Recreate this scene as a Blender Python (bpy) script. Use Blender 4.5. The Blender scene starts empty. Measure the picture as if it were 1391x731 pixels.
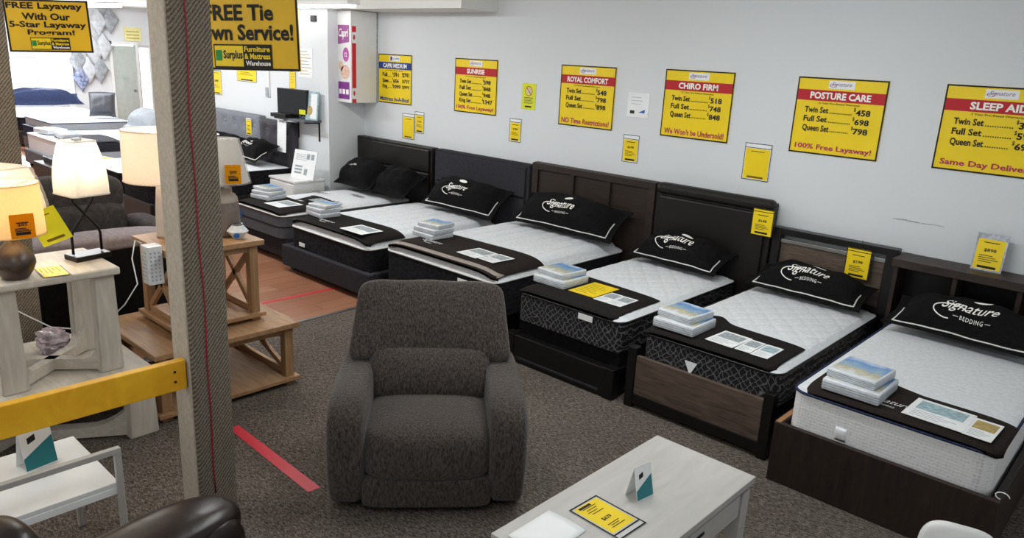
import bpy, bmesh, math, random
from mathutils import Vector, Matrix, Euler
from math import sin, cos, pi, radians

random.seed(7)
C = bpy.context.scene.collection
SC = bpy.context.scene

# ------------------------------------------------------------------ camera, world, light, exposure
def make_camera():
    yaw, pit, rol = radians(-42.152), radians(-15.617), radians(2.931)
    f = Vector((sin(yaw)*cos(pit), cos(yaw)*cos(pit), sin(pit)))
    r = Vector((cos(yaw), -sin(yaw), 0)); u = r.cross(f)
    r2 = r*cos(rol) + u*sin(rol); u2 = -r*sin(rol) + u*cos(rol)
    cd = bpy.data.cameras.new('camera'); co = bpy.data.objects.new('camera', cd); C.objects.link(co)
    m = Matrix(((r2.x, u2.x, -f.x, 0), (r2.y, u2.y, -f.y, 0), (r2.z, u2.z, -f.z, 2.324), (0, 0, 0, 1)))
    co.matrix_world = m
    cd.sensor_fit = 'HORIZONTAL'; cd.sensor_width = 36.0; cd.lens = 1031.99/1391*36.0
    cd.clip_start = 0.05; cd.clip_end = 100
    SC.camera = co
make_camera()

SC.view_settings.view_transform = 'Standard'
SC.view_settings.look = 'None'
SC.view_settings.gamma = 1.0
SC.view_settings.use_curve_mapping = False
SC.view_settings.exposure = 0.0
try:
    SC.cycles.use_denoising = True
    SC.cycles.max_bounces = 8
    SC.cycles.diffuse_bounces = 4
    SC.cycles.sample_clamp_indirect = 6.0
    SC.cycles.caustics_reflective = False
    SC.cycles.caustics_refractive = False
except Exception:
    pass

WORLD_STRENGTH = 0.66
w = bpy.data.worlds.new('daylight'); SC.world = w; w.use_nodes = True
w.node_tree.nodes['Background'].inputs[0].default_value = (0.93, 0.97, 1.0, 1)
wt = w.node_tree; tcw = wt.nodes.new('ShaderNodeTexCoord'); sxw = wt.nodes.new('ShaderNodeSeparateXYZ'); mrw = wt.nodes.new('ShaderNodeMapRange')
wt.links.new(tcw.outputs['Generated'], sxw.inputs[0]); wt.links.new(sxw.outputs['X'], mrw.inputs['Value'])
# the sunny side of the sky lies beyond the far end windows
for k, v in (('From Min', -0.80), ('From Max', -0.92), ('To Min', WORLD_STRENGTH), ('To Max', 4.0)): mrw.inputs[k].default_value = v
wt.links.new(mrw.outputs['Result'], wt.nodes['Background'].inputs[1])

def area(name, loc, sx, sy, power, col=(1, 1, 1), rot=(0, 0, 0)):
    l = bpy.data.lights.new(name, 'AREA'); l.shape = 'RECTANGLE'; l.size = sx; l.size_y = sy; l.energy = power; l.color = col
    o = bpy.data.objects.new(name, l); C.objects.link(o); o.location = loc; o.rotation_euler = rot
    return o
# light of the fluorescent strips on the ceiling (fixtures themselves are built further down)
STRIPS = [(-2.4, 3.6, 58), (-6.4, 3.6, 58), (-10.2, 3.3, 110), (-14.2, 3.8, 150), (-17.8, 5.4, 230), (-1.2, 0.3, 30), (-5.0, 0.3, 30)]
for (x, y, p) in STRIPS:
    # tubes shine down and to both sides
    for tilt, k in ((0, 0.44), (66, 0.28), (-66, 0.28)):
        area('ceiling_strip_light_glow', (x, y, 2.95), 2.3, 0.08, p*k, (0.95, 0.985, 1.0), (radians(tilt), 0, 0))
# daylight that comes in by the window of the far end wall
area('window_daylight', (-21.0, 5.6, 1.35), 1.0, 0.9, 260, (0.92, 0.96, 1.0), (0, radians(-90), 0))

# ------------------------------------------------------------------ materials
def srgb(h):
    h = h.lstrip('#'); out = []
    for i in (0, 2, 4):
        c = int(h[i:i+2], 16)/255
        out.append(c/12.92 if c <= 0.04045 else ((c+0.055)/1.055)**2.4)
    return (*out, 1)
class NT:
    def __init__(s, m): s.t = m.node_tree; s.n = s.t.nodes; s.b = s.n['Principled BSDF']
    def new(s, k, **kw):
        n = s.n.new(k)
        for a, v in kw.items(): setattr(n, a, v)
        return n
    def link(s, a, b): s.t.links.new(a, b)
    def coord(s, scale=(1, 1, 1), rot=(0, 0, 0)):
        tc = s.new('ShaderNodeTexCoord'); mp = s.new('ShaderNodeMapping')
        mp.inputs['Scale'].default_value = scale; mp.inputs['Rotation'].default_value = rot
        s.link(tc.outputs['Object'], mp.inputs[0]); return mp.outputs[0]
    def noise(s, vec, scale, detail=3, dist=0):
        n = s.new('ShaderNodeTexNoise'); n.inputs['Scale'].default_value = scale; n.inputs['Detail'].default_value = detail
        n.inputs['Distortion'].default_value = dist; s.link(vec, n.inputs['Vector']); return n.outputs['Fac']
    def ramp(s, fac, stops):
        r = s.new('ShaderNodeValToRGB'); e = r.color_ramp.elements
        while len(e) < len(stops): e.new(0.5)
        for i, (p, c) in enumerate(stops): e[i].position = p; e[i].color = c
        s.link(fac, r.inputs[0]); return r.outputs[0]
    def bump(s, h, strength, dist=0.01):
        b = s.new('ShaderNodeBump'); b.inputs['Strength'].default_value = strength; b.inputs['Distance'].default_value = dist
        s.link(h, b.inputs['Height']); s.link(b.outputs[0], s.b.inputs['Normal'])
    def math(s, op, a, b=None):
        n = s.new('ShaderNodeMath', operation=op)
        for i, v in enumerate((a, b)):
            if v is None: continue
            if isinstance(v, (int, float)): n.inputs[i].default_value = v
            else: s.link(v, n.inputs[i])
        return n.outputs[0]
def base(name, rough=0.6, metal=0.0, spec=0.5):
    m = bpy.data.materials.new(name); m.use_nodes = True; t = NT(m)
    t.b.inputs['Roughness'].default_value = rough; t.b.inputs['Metallic'].default_value = metal
    t.b.inputs['Specular IOR Level'].default_value = spec
    return m, t
def shade(c, k): return (min(1, c[0]*k), min(1, c[1]*k), min(1, c[2]*k), 1)
def plain(name, hx, rough=0.6, metal=0.0, var=0.06, scale=8, bump=0.0, bscale=200, spec=0.4, emit=0):
    m, t = base(name, rough, metal, spec); c = srgb(hx); v = t.coord()
    col = t.ramp(t.noise(v, scale), [(0.3, shade(c, 1-var)), (0.7, shade(c, 1+var))])
    t.link(col, t.b.inputs['Base Color'])
    if bump: t.bump(t.noise(v, bscale, 2), bump, 0.004)
    if emit:
        t.b.inputs['Emission Color'].default_value = c; t.b.inputs['Emission Strength'].default_value = emit
    return m
def fabric(name, h1, h2, scale=(60, 60, 60), nscale=1.0, bump=0.4, rough=0.95, sheen=0.0, rot=(0, 0, 0), detail=4):
    m, t = base(name, rough, 0, 0.15); v = t.coord(scale, rot)
    n = t.noise(v, nscale, detail, 0.4)
    t.link(t.ramp(n, [(0.32, srgb(h1)), (0.68, srgb(h2))]), t.b.inputs['Base Color'])
    t.bump(n, bump, 0.006)
    if sheen: t.b.inputs['Sheen Weight'].default_value = sheen
    return m
def wood(name, h1, h2, scale=(2, 30, 30), rough=0.45, bump=0.08, spec=0.35):
    m, t = base(name, rough, 0, spec); v = t.coord(scale)
    n = t.noise(v, 1.0, 5, 1.2)
    t.link(t.ramp(n, [(0.3, srgb(h1)), (0.7, srgb(h2))]), t.b.inputs['Base Color'])
    t.bump(n, bump, 0.003)
    return m

m_wall = plain('painted wall', '#dbdee0', 0.75, var=0.015, scale=0.7, bump=0.05, bscale=60)
m_ceil = plain('ceiling paint', '#e8e8e4', 0.85, var=0.01, scale=1)
m_trim = plain('white trim', '#e6e7e4', 0.5, var=0.02)
m_black = plain('black ink', '#15130f', 0.7, var=0.05)
m_white_ink = plain('white ink', '#f6f4ee', 0.7, var=0.02)
m_red_ink = plain('red ink', '#b8232c', 0.7, var=0.03)
m_rasp = plain('raspberry ink', '#b02a55', 0.7, var=0.03)
m_blue_ink = plain('blue ink', '#1f3f86', 0.7, var=0.03)
m_yellow = plain('yellow card', '#f0d010', 0.5, var=0.03, scale=5)
m_yellow2 = plain('lime yellow card', '#dbe02a', 0.55, var=0.02)
m_green_ink = plain('green ink', '#1f8a3c', 0.6)
m_paper = plain('white paper', '#eef0f0', 0.6, var=0.02)
m_purple = plain('purple print', '#7c2a86', 0.5, var=0.1, scale=25)
m_pinkp = plain('pink purple print', '#b0509f', 0.5, var=0.2, scale=40)
m_skin = plain('peach print', '#dcb8a4', 0.6, var=0.2, scale=30)
m_redstripe = plain('red print', '#cf2230', 0.5, var=0.04)
m_teal = plain('teal print', '#22777f', 0.5, var=0.05)
m_greyprint = plain('grey print', '#9aa2a6', 0.6, var=0.35, scale=45)
m_bluegrey = plain('blue grey print', '#9db6bd', 0.6, var=0.3, scale=35)
m_tanprint = plain('tan print', '#b29b62', 0.6, var=0.2, scale=30)
m_tape = plain('red tape', '#cd2b3e', 0.45, var=0.05)
m_cord = plain('red cord', '#8c2230', 0.6)
m_beam = wood('yellow painted wood', '#d59a17', '#e8b224', (4, 6, 4), 0.5, 0.05)
m_chrome = plain('brushed metal', '#9b9a97', 0.35, 0.9, var=0.05)
m_lacq = plain('black lacquered wood', '#0f0d0d', 0.35, var=0.1, spec=0.4)
m_blackupho = plain('black bonded leather', '#16120f', 0.45, var=0.1, bump=0.08, bscale=150, spec=0.35)
m_greyupho = fabric('charcoal upholstery', '#2c2b2f', '#39383d', (90, 90, 90), bump=0.15)
m_greyupho2 = fabric('grey tufted upholstery', '#74777d', '#868990', (60, 60, 60), bump=0.2)
m_dkupho = fabric('dark tufted upholstery', '#3e3b40', '#4c494e', (60, 60, 60), bump=0.15, rough=0.6)
m_blackcloth = fabric('black cotton', '#0c0b0c', '#161516', (50, 50, 50), bump=0.3)
m_runner = fabric('black runner cloth', '#171514', '#231f1e', (70, 70, 70), bump=0.2)
m_runner2 = fabric('brown runner cloth', '#211b19', '#2c2522', (70, 70, 70), bump=0.2)
m_mattblack = fabric('black mattress border', '#131315', '#26262a', (25, 25, 40), bump=0.5)
m_mattgrey = fabric('grey mattress border', '#4b4c51', '#5b5c61', (80, 80, 80), bump=0.2)
m_piping = plain('white piping', '#e2e2de', 0.8)
m_greige = fabric('greige band', '#8f8780', '#a39a92', (60, 60, 60), bump=0.2)
m_quilt = fabric('white quilted ticking', '#d5d8dc', '#e2e5e8', (35, 35, 35), bump=0.12)
m_plastic = plain('white plastic sleeve', '#d9dde2', 0.25, var=0.1, scale=30, spec=0.6)
m_navy = fabric('navy mattress band', '#252c44', '#333b58', (60, 60, 60), bump=0.1)
m_ltgrey = fabric('light grey fabric', '#9aa0a8', '#b0b5bb', (60, 60, 60), bump=0.1)
m_midgrey = fabric('mid grey fabric', '#5b5c61', '#707177', (60, 60, 60), bump=0.1)
m_walnut = wood('dark walnut', '#1f1613', '#33261f', (22, 22, 3), 0.5)
m_walnuth = wood('dark walnut lengthwise', '#241b18', '#3a2d26', (3, 22, 22), 0.5)
m_espresso = wood('espresso wood panel', '#241a18', '#33271f', (4, 20, 30), 0.5)
m_oakpanel = wood('weathered oak panel', '#453931', '#66574b', (4, 25, 26), 0.55)
m_oakraw = wood('raw edge wood', '#8a6242', '#a0754f', (4, 20, 20), 0.6)
m_lightoak = wood('light oak table wood', '#94714f', '#b08b66', (3, 26, 26), 0.5)
m_lightoakv = wood('light oak upright wood', '#8c6a4b', '#a9855f', (26, 26, 3), 0.5)
m_whitewash = wood('whitewashed wood', '#b9b1a4', '#d0c9bd', (3, 18, 18), 0.55, 0.06)
m_whitewashv = wood('whitewashed upright wood', '#b8b0a3', '#cfc8bb', (18, 18, 3), 0.55, 0.06)
m_whitetop = wood('white oak laminate', '#b7b5b0', '#c6c3bf', (9, 2, 9), 0.4, 0.03)
m_whitetab = plain('white lacquer', '#e4e4e2', 0.35, var=0.02)
m_recliner = fabric('charcoal chenille', '#2a2522', '#5b524c', (130, 130, 34), bump=0.9, sheen=0.2)
m_leather = plain('dark brown leather', '#1d120f', 0.32, var=0.3, scale=6, bump=0.25, bscale=30, spec=0.5)
m_sofa = fabric('dark grey microfibre', '#38332f', '#4a4441', (20, 20, 20), bump=0.3)
m_sofaband = fabric('light taupe fabric', '#857b7d', '#978d8e', (30, 30, 30), bump=0.2)
m_screen = plain('dark screen', '#0d0f12', 0.15, var=0.05, spec=0.6)
m_blackplast = plain('black plastic', '#131313', 0.4)
m_darkmetal = plain('bronze metal', '#26201d', 0.4, 0.6)
m_glaze = plain('dark glazed ceramic', '#4a3a31', 0.35, var=0.3, scale=12, spec=0.6)
m_ribceram = plain('taupe ceramic', '#a0958a', 0.5, var=0.12, scale=10)
m_ribdark = plain('dark taupe glaze', '#7d7169', 0.45, var=0.15, scale=14)
m_colceram = plain('pale plaster column', '#c9beb5', 0.7, var=0.06)
m_gem = plain('frosted glass', '#dfe4e8', 0.15, var=0.08, scale=40, spec=0.7)
m_bluelabel = plain('blue label', '#1f62b4', 0.4, var=0.1)

def carpet():
    m, t = base('loop pile carpet', 1.0, 0, 0.05)
    v = t.coord((1, 1, 1), (0, 0, radians(45)))
    v2 = t.coord((42, 112, 1), (0, 0, radians(-38)))
    fine = t.noise(v2, 1.0, 3, 0.8)
    speck = t.noise(v, 190, 2)
    big = t.noise(v, 1.3, 3)
    a = t.math('ADD', t.math('MULTIPLY', fine, 0.65), t.math('MULTIPLY', speck, 0.35))
    a = t.math('ADD', a, t.math('MULTIPLY', t.math('SUBTRACT', big, 0.5), 0.12))
    t.link(t.ramp(a, [(0.36, srgb('#322d29')), (0.5, srgb('#5e564f')), (0.64, srgb('#857c74'))]), t.b.inputs['Base Color'])
    t.bump(fine, 0.8, 0.006)
    return m
m_carpet = carpet()
def laminate():
    m, t = base('reddish laminate planks', 0.28, 0, 0.5)
    v = t.coord((1, 1, 1), (0, 0, radians(90)))
    b = t.new('ShaderNodeTexBrick'); t.link(v, b.inputs['Vector'])
    b.inputs['Scale'].default_value = 1.0; b.inputs['Brick Width'].default_value = 1.25; b.inputs['Row Height'].default_value = 0.19
    b.inputs['Mortar Size'].default_value = 0.003; b.inputs['Color1'].default_value = srgb('#9c6a50'); b.inputs['Color2'].default_value = srgb('#ad7d62')
    b.inputs['Mortar'].default_value = srgb('#6f4431')
    g = t.noise(t.coord((30, 2, 1)), 1.0, 4, 0.8)
    mx = t.new('ShaderNodeMixRGB', blend_type='MULTIPLY'); mx.inputs[0].default_value = 0.5
    t.link(b.outputs['Color'], mx.inputs[1]); t.link(t.ramp(g, [(0.3, (0.62, 0.58, 0.55, 1)), (0.7, (1, 1, 1, 1))]), mx.inputs[2])
    t.link(mx.outputs[0], t.b.inputs['Base Color'])
    return m
m_laminate = laminate()
def postcarpet():
    m, t = base('woven beige carpet', 1.0, 0, 0.05)
    v = t.coord((1, 1, 1), (radians(-52), 0, 0))
    wv = t.new('ShaderNodeTexWave', wave_type='BANDS', bands_direction='Z'); wv.inputs['Scale'].default_value = 21; wv.inputs['Distortion'].default_value = 1.0
    wv.inputs['Detail'].default_value = 2; wv.inputs['Detail Scale'].default_value = 3; t.link(v, wv.inputs['Vector'])
    n = t.noise(t.coord((1, 1, 1)), 160, 3)
    a = t.math('ADD', t.math('MULTIPLY', wv.outputs['Fac'], 0.30), t.math('MULTIPLY', n, 0.70))
    t.link(t.ramp(a, [(0.26, srgb('#4c443a')), (0.5, srgb('#736a5d')), (0.74, srgb('#978d80'))]), t.b.inputs['Base Color'])
    t.bump(a, 0.9, 0.006)
    return m
m_postcarpet = postcarpet()
m_postpale = plain('pale speckled side', '#b5aa9a', 0.9, var=0.12, scale=40, bump=0.3, bscale=120, spec=0.1)
def damask():
    m, t = base('black and silver damask', 0.7, 0, 0.3)
    v = t.coord((1, 1, 1)); n = t.new('ShaderNodeTexNoise'); n.inputs['Scale'].default_value = 9; t.link(v, n.inputs['Vector'])
    mv = t.new('ShaderNodeMixRGB'); mv.inputs[0].default_value = 0.09; t.link(v, mv.inputs[1]); t.link(n.outputs['Color'], mv.inputs[2])
    outs = []
    for a in (42, -42):
        mp = t.new('ShaderNodeMapping'); mp.inputs['Rotation'].default_value = (0, radians(a), 0); t.link(mv.outputs[0], mp.inputs[0])
        wv = t.new('ShaderNodeTexWave', wave_type='BANDS', bands_direction='X', wave_profile='TRI'); wv.inputs['Scale'].default_value = 9.5; wv.inputs['Distortion'].default_value = 1.9
        wv.inputs['Detail'].default_value = 1.5; wv.inputs['Detail Scale'].default_value = 2.5; t.link(mp.outputs[0], wv.inputs['Vector']); outs.append(wv.outputs['Fac'])
    mx = t.math('MAXIMUM', outs[0], outs[1])
    t.link(t.ramp(mx, [(0.74, srgb('#151416')), (0.92, srgb('#565457')), (1.0, srgb('#737174'))]), t.b.inputs['Base Color'])
    return m
m_damask = damask()
def knit():
    m, t = base('white dotted knit', 0.95, 0, 0.2); v = t.coord((1, 1, 1))
    vo = t.new('ShaderNodeTexVoronoi'); vo.inputs['Scale'].default_value = 55; vo.inputs['Randomness'].default_value = 0.25; t.link(v, vo.inputs['Vector'])
    t.link(t.ramp(vo.outputs['Distance'], [(0.1, srgb('#c3c2c2')), (0.45, srgb('#e6e6e5'))]), t.b.inputs['Base Color'])
    t.bump(vo.outputs['Distance'], 0.5, 0.004)
    return m
m_knit = knit()
def skypic():
    m, t = base('beach photograph print', 0.25, 0, 0.5); v = t.coord((1, 1, 1))
    sx = t.new('ShaderNodeSeparateXYZ'); t.link(v, sx.inputs[0])
    a = t.math('ADD', t.math('MULTIPLY', sx.outputs['Y'], 3.4), t.math('MULTIPLY', t.noise(v, 14, 3), 0.5))
    a = t.math('ADD', a, 0.25)
    t.link(t.ramp(a, [(0.18, srgb('#d6dade')), (0.34, srgb('#b9b08c')), (0.5, srgb('#86a6bf')), (0.70, srgb('#5d8ac2')), (0.9, srgb('#b4c8de'))]), t.b.inputs['Base Color'])
    return m
m_skypic = skypic()
def shade_mat(name, hx, trans=0.6):
    m = bpy.data.materials.new(name); m.use_nodes = True; n = m.node_tree.nodes; l = m.node_tree.links
    n.remove(n['Principled BSDF']); d = n.new('ShaderNodeBsdfDiffuse'); tr = n.new('ShaderNodeBsdfTranslucent'); mx = n.new('ShaderNodeMixShader')
    tc = n.new('ShaderNodeTexCoord'); no = n.new('ShaderNodeTexNoise'); no.inputs['Scale'].default_value = 120; l.new(tc.outputs['Object'], no.inputs['Vector'])
    r = n.new('ShaderNodeValToRGB'); c = srgb(hx); r.color_ramp.elements[0].color = shade(c, 0.9); r.color_ramp.elements[1].color = shade(c, 1.05); l.new(no.outputs['Fac'], r.inputs[0])
    l.new(r.outputs[0], d.inputs[0]); l.new(r.outputs[0], tr.inputs[0]); mx.inputs[0].default_value = trans
    l.new(d.outputs[0], mx.inputs[1]); l.new(tr.outputs[0], mx.inputs[2]); l.new(mx.outputs[0], n['Material Output'].inputs[0])
    return m
m_shadewhite = shade_mat('white lamp shade linen', '#efece6')
m_shadecream = shade_mat('cream lamp shade linen', '#f1e8dc')
m_shadeamber = shade_mat('amber lamp shade linen', '#f0e0c0')
m_ambertag = shade_mat('amber paper tag', '#f3b51e', 0.5)
def clear(name, hx='#ffffff', alpha=0.18, rough=0.15):
    m, t = base(name, rough, 0, 0.6); t.b.inputs['Base Color'].default_value = srgb(hx); t.b.inputs['Alpha'].default_value = alpha
    v = t.coord(); t.bump(t.noise(v, 18, 3, 1.0), 0.5, 0.01)
    return m
m_film = clear('clear plastic film', '#f4f4f4', 0.22, 0.12)
m_glass = clear('window glass', '#eef6fa', 0.06, 0.02)
m_tube = plain('lit fluorescent tube', '#ffffff', 0.4, var=0, emit=6.0)
m_bulb = plain('lit bulb', '#ffe2b0', 0.4, var=0, emit=25.0)
m_sheetlit = plain('white enamel', '#f0f0ee', 0.4, var=0.01)

# ------------------------------------------------------------------ mesh helpers
class MB:
    def __init__(s): s.bm = bmesh.new()
    def merge(s, b, mtx=None):
        if mtx is not None: b.transform(mtx)
        me = bpy.data.meshes.new('t'); b.to_mesh(me); b.free(); s.bm.from_mesh(me); bpy.data.meshes.remove(me); return s
    def box(s, lo, hi, bev=0.0, seg=2, mtx=None, vert_only=False):
        b = bmesh.new(); lo, hi = Vector(lo), Vector(hi); c = (lo+hi)/2; d = hi-lo
        bmesh.ops.create_cube(b, size=1, matrix=Matrix.Translation(c) @ Matrix.Diagonal((d.x, d.y, d.z, 1)))
        if bev:
            ed = list(b.edges)
            if vert_only: ed = [e for e in ed if abs((e.verts[0].co-e.verts[1].co).z) > 1e-6 and abs((e.verts[0].co-e.verts[1].co).x) < 1e-6 and abs((e.verts[0].co-e.verts[1].co).y) < 1e-6]
            bmesh.ops.bevel(b, geom=ed, offset=min(bev, min(d)*0.49) if not vert_only else bev, segments=seg, affect='EDGES', profile=0.5)
        return s.merge(b, mtx)
    def bar(s, p, q, wx, wy, bev=0.003, up=(0, 0, 1)):
        p, q = Vector(p), Vector(q); d = q-p; L = d.length; z = d.normalized(); u = Vector(up)
        if abs(z.dot(u)) > 0.98: u = Vector((1, 0, 0))
        x = u.cross(z).normalized(); y = z.cross(x)
        m = Matrix(((x.x, y.x, z.x, p.x), (x.y, y.y, z.y, p.y), (x.z, y.z, z.z, p.z), (0, 0, 0, 1)))
        return s.box((-wx/2, -wy/2, 0), (wx/2, wy/2, L), bev, 1, m)
    def poly(s, pts, depth, axis='y', y0=0.0, bev=0):
        # extrude a polygon given as (a, b): axis y -> (x,z), axis x -> (y,z), axis z -> (x,y)
        b = bmesh.new()
        def P(a, c, t): return {'y': (a, t, c), 'x': (t, a, c), 'z': (a, c, t)}[axis]
        vs = [b.verts.new(P(a, c, y0)) for a, c in pts]; f = b.faces.new(vs)
        r = bmesh.ops.extrude_face_region(b, geom=[f]); vv = [g for g in r['geom'] if isinstance(g, bmesh.types.BMVert)]
        bmesh.ops.translate(b, verts=vv, vec=Vector(P(0, 0, depth)) if axis != 'y' else Vector((0, depth, 0)))
        bmesh.ops.recalc_face_normals(b, faces=b.faces)
        if bev: bmesh.ops.bevel(b, geom=list(b.edges), offset=bev, segments=2, affect='EDGES')
        return s.merge(b)
    def lathe(s, prof, n=32, c=(0, 0, 0), fn=None):
        b = bmesh.new(); rings = []
        for r, z in prof:
            ring = []
            for k in range(n):
                a = 2*pi*k/n; rr = r*(fn(a, z) if fn else 1)
                ring.append(b.verts.new((c[0]+rr*cos(a), c[1]+rr*sin(a), c[2]+z)))
            rings.append(ring)
        for a, d in zip(rings, rings[1:]):
            for k in range(n): b.faces.new((a[k], a[(k+1) % n], d[(k+1) % n], d[k]))
        return s.merge(b)
    def cyl(s, c, r, h, n=24, r2=None, bev=0.0):
        b = bmesh.new(); bmesh.ops.create_cone(b, cap_ends=True, segments=n, radius1=r, radius2=r if r2 is None else r2, depth=h, matrix=Matrix.Translation((c[0], c[1], c[2]+h/2)))
        return s.merge(b)
    def tube(s, pts, r, n=8, closed=False):
        pts = [Vector(p) for p in pts]; b = bmesh.new(); rings = []; N = len(pts); up = Vector((0, 0, 1)); prev = None
        for i, p in enumerate(pts):
            if closed: t = (pts[(i+1) % N]-pts[i-1])
            else: t = pts[min(i+1, N-1)]-pts[max(i-1, 0)]
            t = t.normalized() if t.length > 1e-9 else Vector((0, 0, 1))
            if prev is None:
                x = t.cross(up) if abs(t.dot(up)) < 0.95 else t.cross(Vector((1, 0, 0)))
            else: x = prev - t*prev.dot(t)
            x.normalize(); prev = x; y = t.cross(x)
            rr = r[i] if isinstance(r, (list, tuple)) else r
            rings.append([b.verts.new(p + x*rr*cos(2*pi*k/n) + y*rr*sin(2*pi*k/n)) for k in range(n)])
        prs = list(zip(rings, rings[1:])) + ([(rings[-1], rings[0])] if closed else [])
        for a, d in prs:
            for k in range(n): b.faces.new((a[k], a[(k+1) % n], d[(k+1) % n], d[k]))
        if not closed: b.faces.new(rings[0][::-1]); b.faces.new(rings[-1])
        return s.merge(b)
    def sq(s, c, h, k=5.0, n=12, fn=None, mtx=None):
        # a rounded, puffed block: cube surface pushed onto a superquadric, then deformed
        b = bmesh.new(); bmesh.ops.create_cube(b, size=2); bmesh.ops.subdivide_edges(b, edges=b.edges, cuts=n-1, use_grid_fill=True)
        for v in b.verts:
            p = v.co; q = (abs(p.x)**k+abs(p.y)**k+abs(p.z)**k)**(1/k); p = p/q
            if fn: p = Vector(fn(p.x, p.y, p.z))
            v.co = Vector((c[0]+p.x*h[0], c[1]+p.y*h[1], c[2]+p.z*h[2]))
        return s.merge(b, mtx)
    def grid(s, nu, nv, fn, thick=None, closed=False):
        b = bmesh.new(); g = [[b.verts.new(fn(i/nu, j/nv)) for j in range(nv+1)] for i in range(nu+1)]
        fs = [b.faces.new((g[i][j], g[i+1][j], g[i+1][j+1], g[i][j+1])) for i in range(nu) for j in range(nv)]
        if thick:
            bmesh.ops.recalc_face_normals(b, faces=b.faces)
            r = bmesh.ops.extrude_face_region(b, geom=fs); bmesh.ops.translate(b, verts=[x for x in r['geom'] if isinstance(x, bmesh.types.BMVert)], vec=(0, 0, thick))
            bmesh.ops.recalc_face_normals(b, faces=b.faces)
        return s.merge(b)
    def disc(s, c, rx, rz, y, n=24, a0=0, a1=2*pi, hole=0.0):
        b = bmesh.new()
        if hole:
            o = [b.verts.new((c[0]+rx*cos(a0+(a1-a0)*k/n), y, c[1]+rz*sin(a0+(a1-a0)*k/n))) for k in range(n+1)]
            i = [b.verts.new((c[0]+rx*hole*cos(a0+(a1-a0)*k/n), y, c[1]+rz*hole*sin(a0+(a1-a0)*k/n))) for k in range(n+1)]
            for k in range(n): b.faces.new((o[k], o[k+1], i[k+1], i[k]))
        else: b.faces.new([b.verts.new((c[0]+rx*cos(a0+(a1-a0)*k/n), y, c[1]+rz*sin(a0+(a1-a0)*k/n))) for k in range(n)])
        return s.merge(b)
    def rect(s, x0, z0, x1, z1, y):
        b = bmesh.new(); b.faces.new([b.verts.new(p) for p in ((x0, y, z0), (x1, y, z0), (x1, y, z1), (x0, y, z1))]); return s.merge(b)
    def text(s, st, x0, z0, x1, z1, y, bold=0.0, shear=0.0, fit=True, align='c', space=1.0, fn=None):
        # lettering in the x-z plane facing -y, fitted into the box (x0,z0)-(x1,z1)
        cu = bpy.data.curves.new('lettering', 'FONT'); cu.body = st; cu.size = 1; cu.offset = bold; cu.shear = shear; cu.resolution_u = 2; cu.space_character = space
        ob = bpy.data.objects.new('lettering', cu); me = bpy.data.meshes.new_from_object(ob)
        vs = [v.co.copy() for v in me.vertices]
        if not vs: return s
        ax, bx = min(v.x for v in vs), max(v.x for v in vs); ay, by = min(v.y for v in vs), max(v.y for v in vs)
        sx = (x1-x0)/max(bx-ax, 1e-6); sz = (z1-z0)/max(by-ay, 1e-6)
        for v, q in zip(me.vertices, vs):
            X, Z = x0+(q.x-ax)*sx, z0+(q.y-ay)*sz
            v.co = fn(X, Z) if fn else (X, y, Z)
        s.bm.from_mesh(me); bpy.data.objects.remove(ob); bpy.data.curves.remove(cu); bpy.data.meshes.remove(me)
        return s
    def build(s, name, mat, parent=None, smooth=False, loc=None):
        me = bpy.data.meshes.new(name); s.bm.to_mesh(me); s.bm.free()
        me.materials.append(mat)
        if smooth:
            for p in me.polygons: p.use_smooth = True
        o = bpy.data.objects.new(name, me); C.objects.link(o)
        if parent is not None: o.parent = parent
        if loc is not None: o.location = loc
        return o
def smooth_angle(o, deg=35):
    me = o.data; bm = bmesh.new(); bm.from_mesh(me)
    for f in bm.faces: f.smooth = True
    for e in bm.edges:
        if len(e.link_faces) == 2 and e.calc_face_angle(0) > radians(deg): e.smooth = False
    bm.to_mesh(me); bm.free(); return o
def tag(o, label, cat, group=None, kind=None):
    o['label'] = label; o['category'] = cat
    if group: o['group'] = group
    if kind: o['kind'] = kind
    return o
def thing(name, label, cat, loc=(0, 0, 0), rot=(0, 0, 0), group=None):
    o = bpy.data.objects.new(name, None); C.objects.link(o); o.empty_display_size = 0.1
    o.location = loc; o.rotation_euler = rot
    return tag(o, label, cat, group)
def dup(root, loc, rot, label, group=None):
    r = root.copy(); C.objects.link(r); r.location = loc; r.rotation_euler = rot; r['label'] = label
    if group: r['group'] = group
    for ch in list(root.children):
        c = ch.copy(); C.objects.link(c); c.parent = r
        for g in list(ch.children):
            d = g.copy(); C.objects.link(d); d.parent = c
    return r
def struct(name, mb, mat, smooth=False, parent=None):
    o = mb.build(name, mat, parent, smooth)
    if parent is None: o['kind'] = 'structure'
    return o

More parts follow.
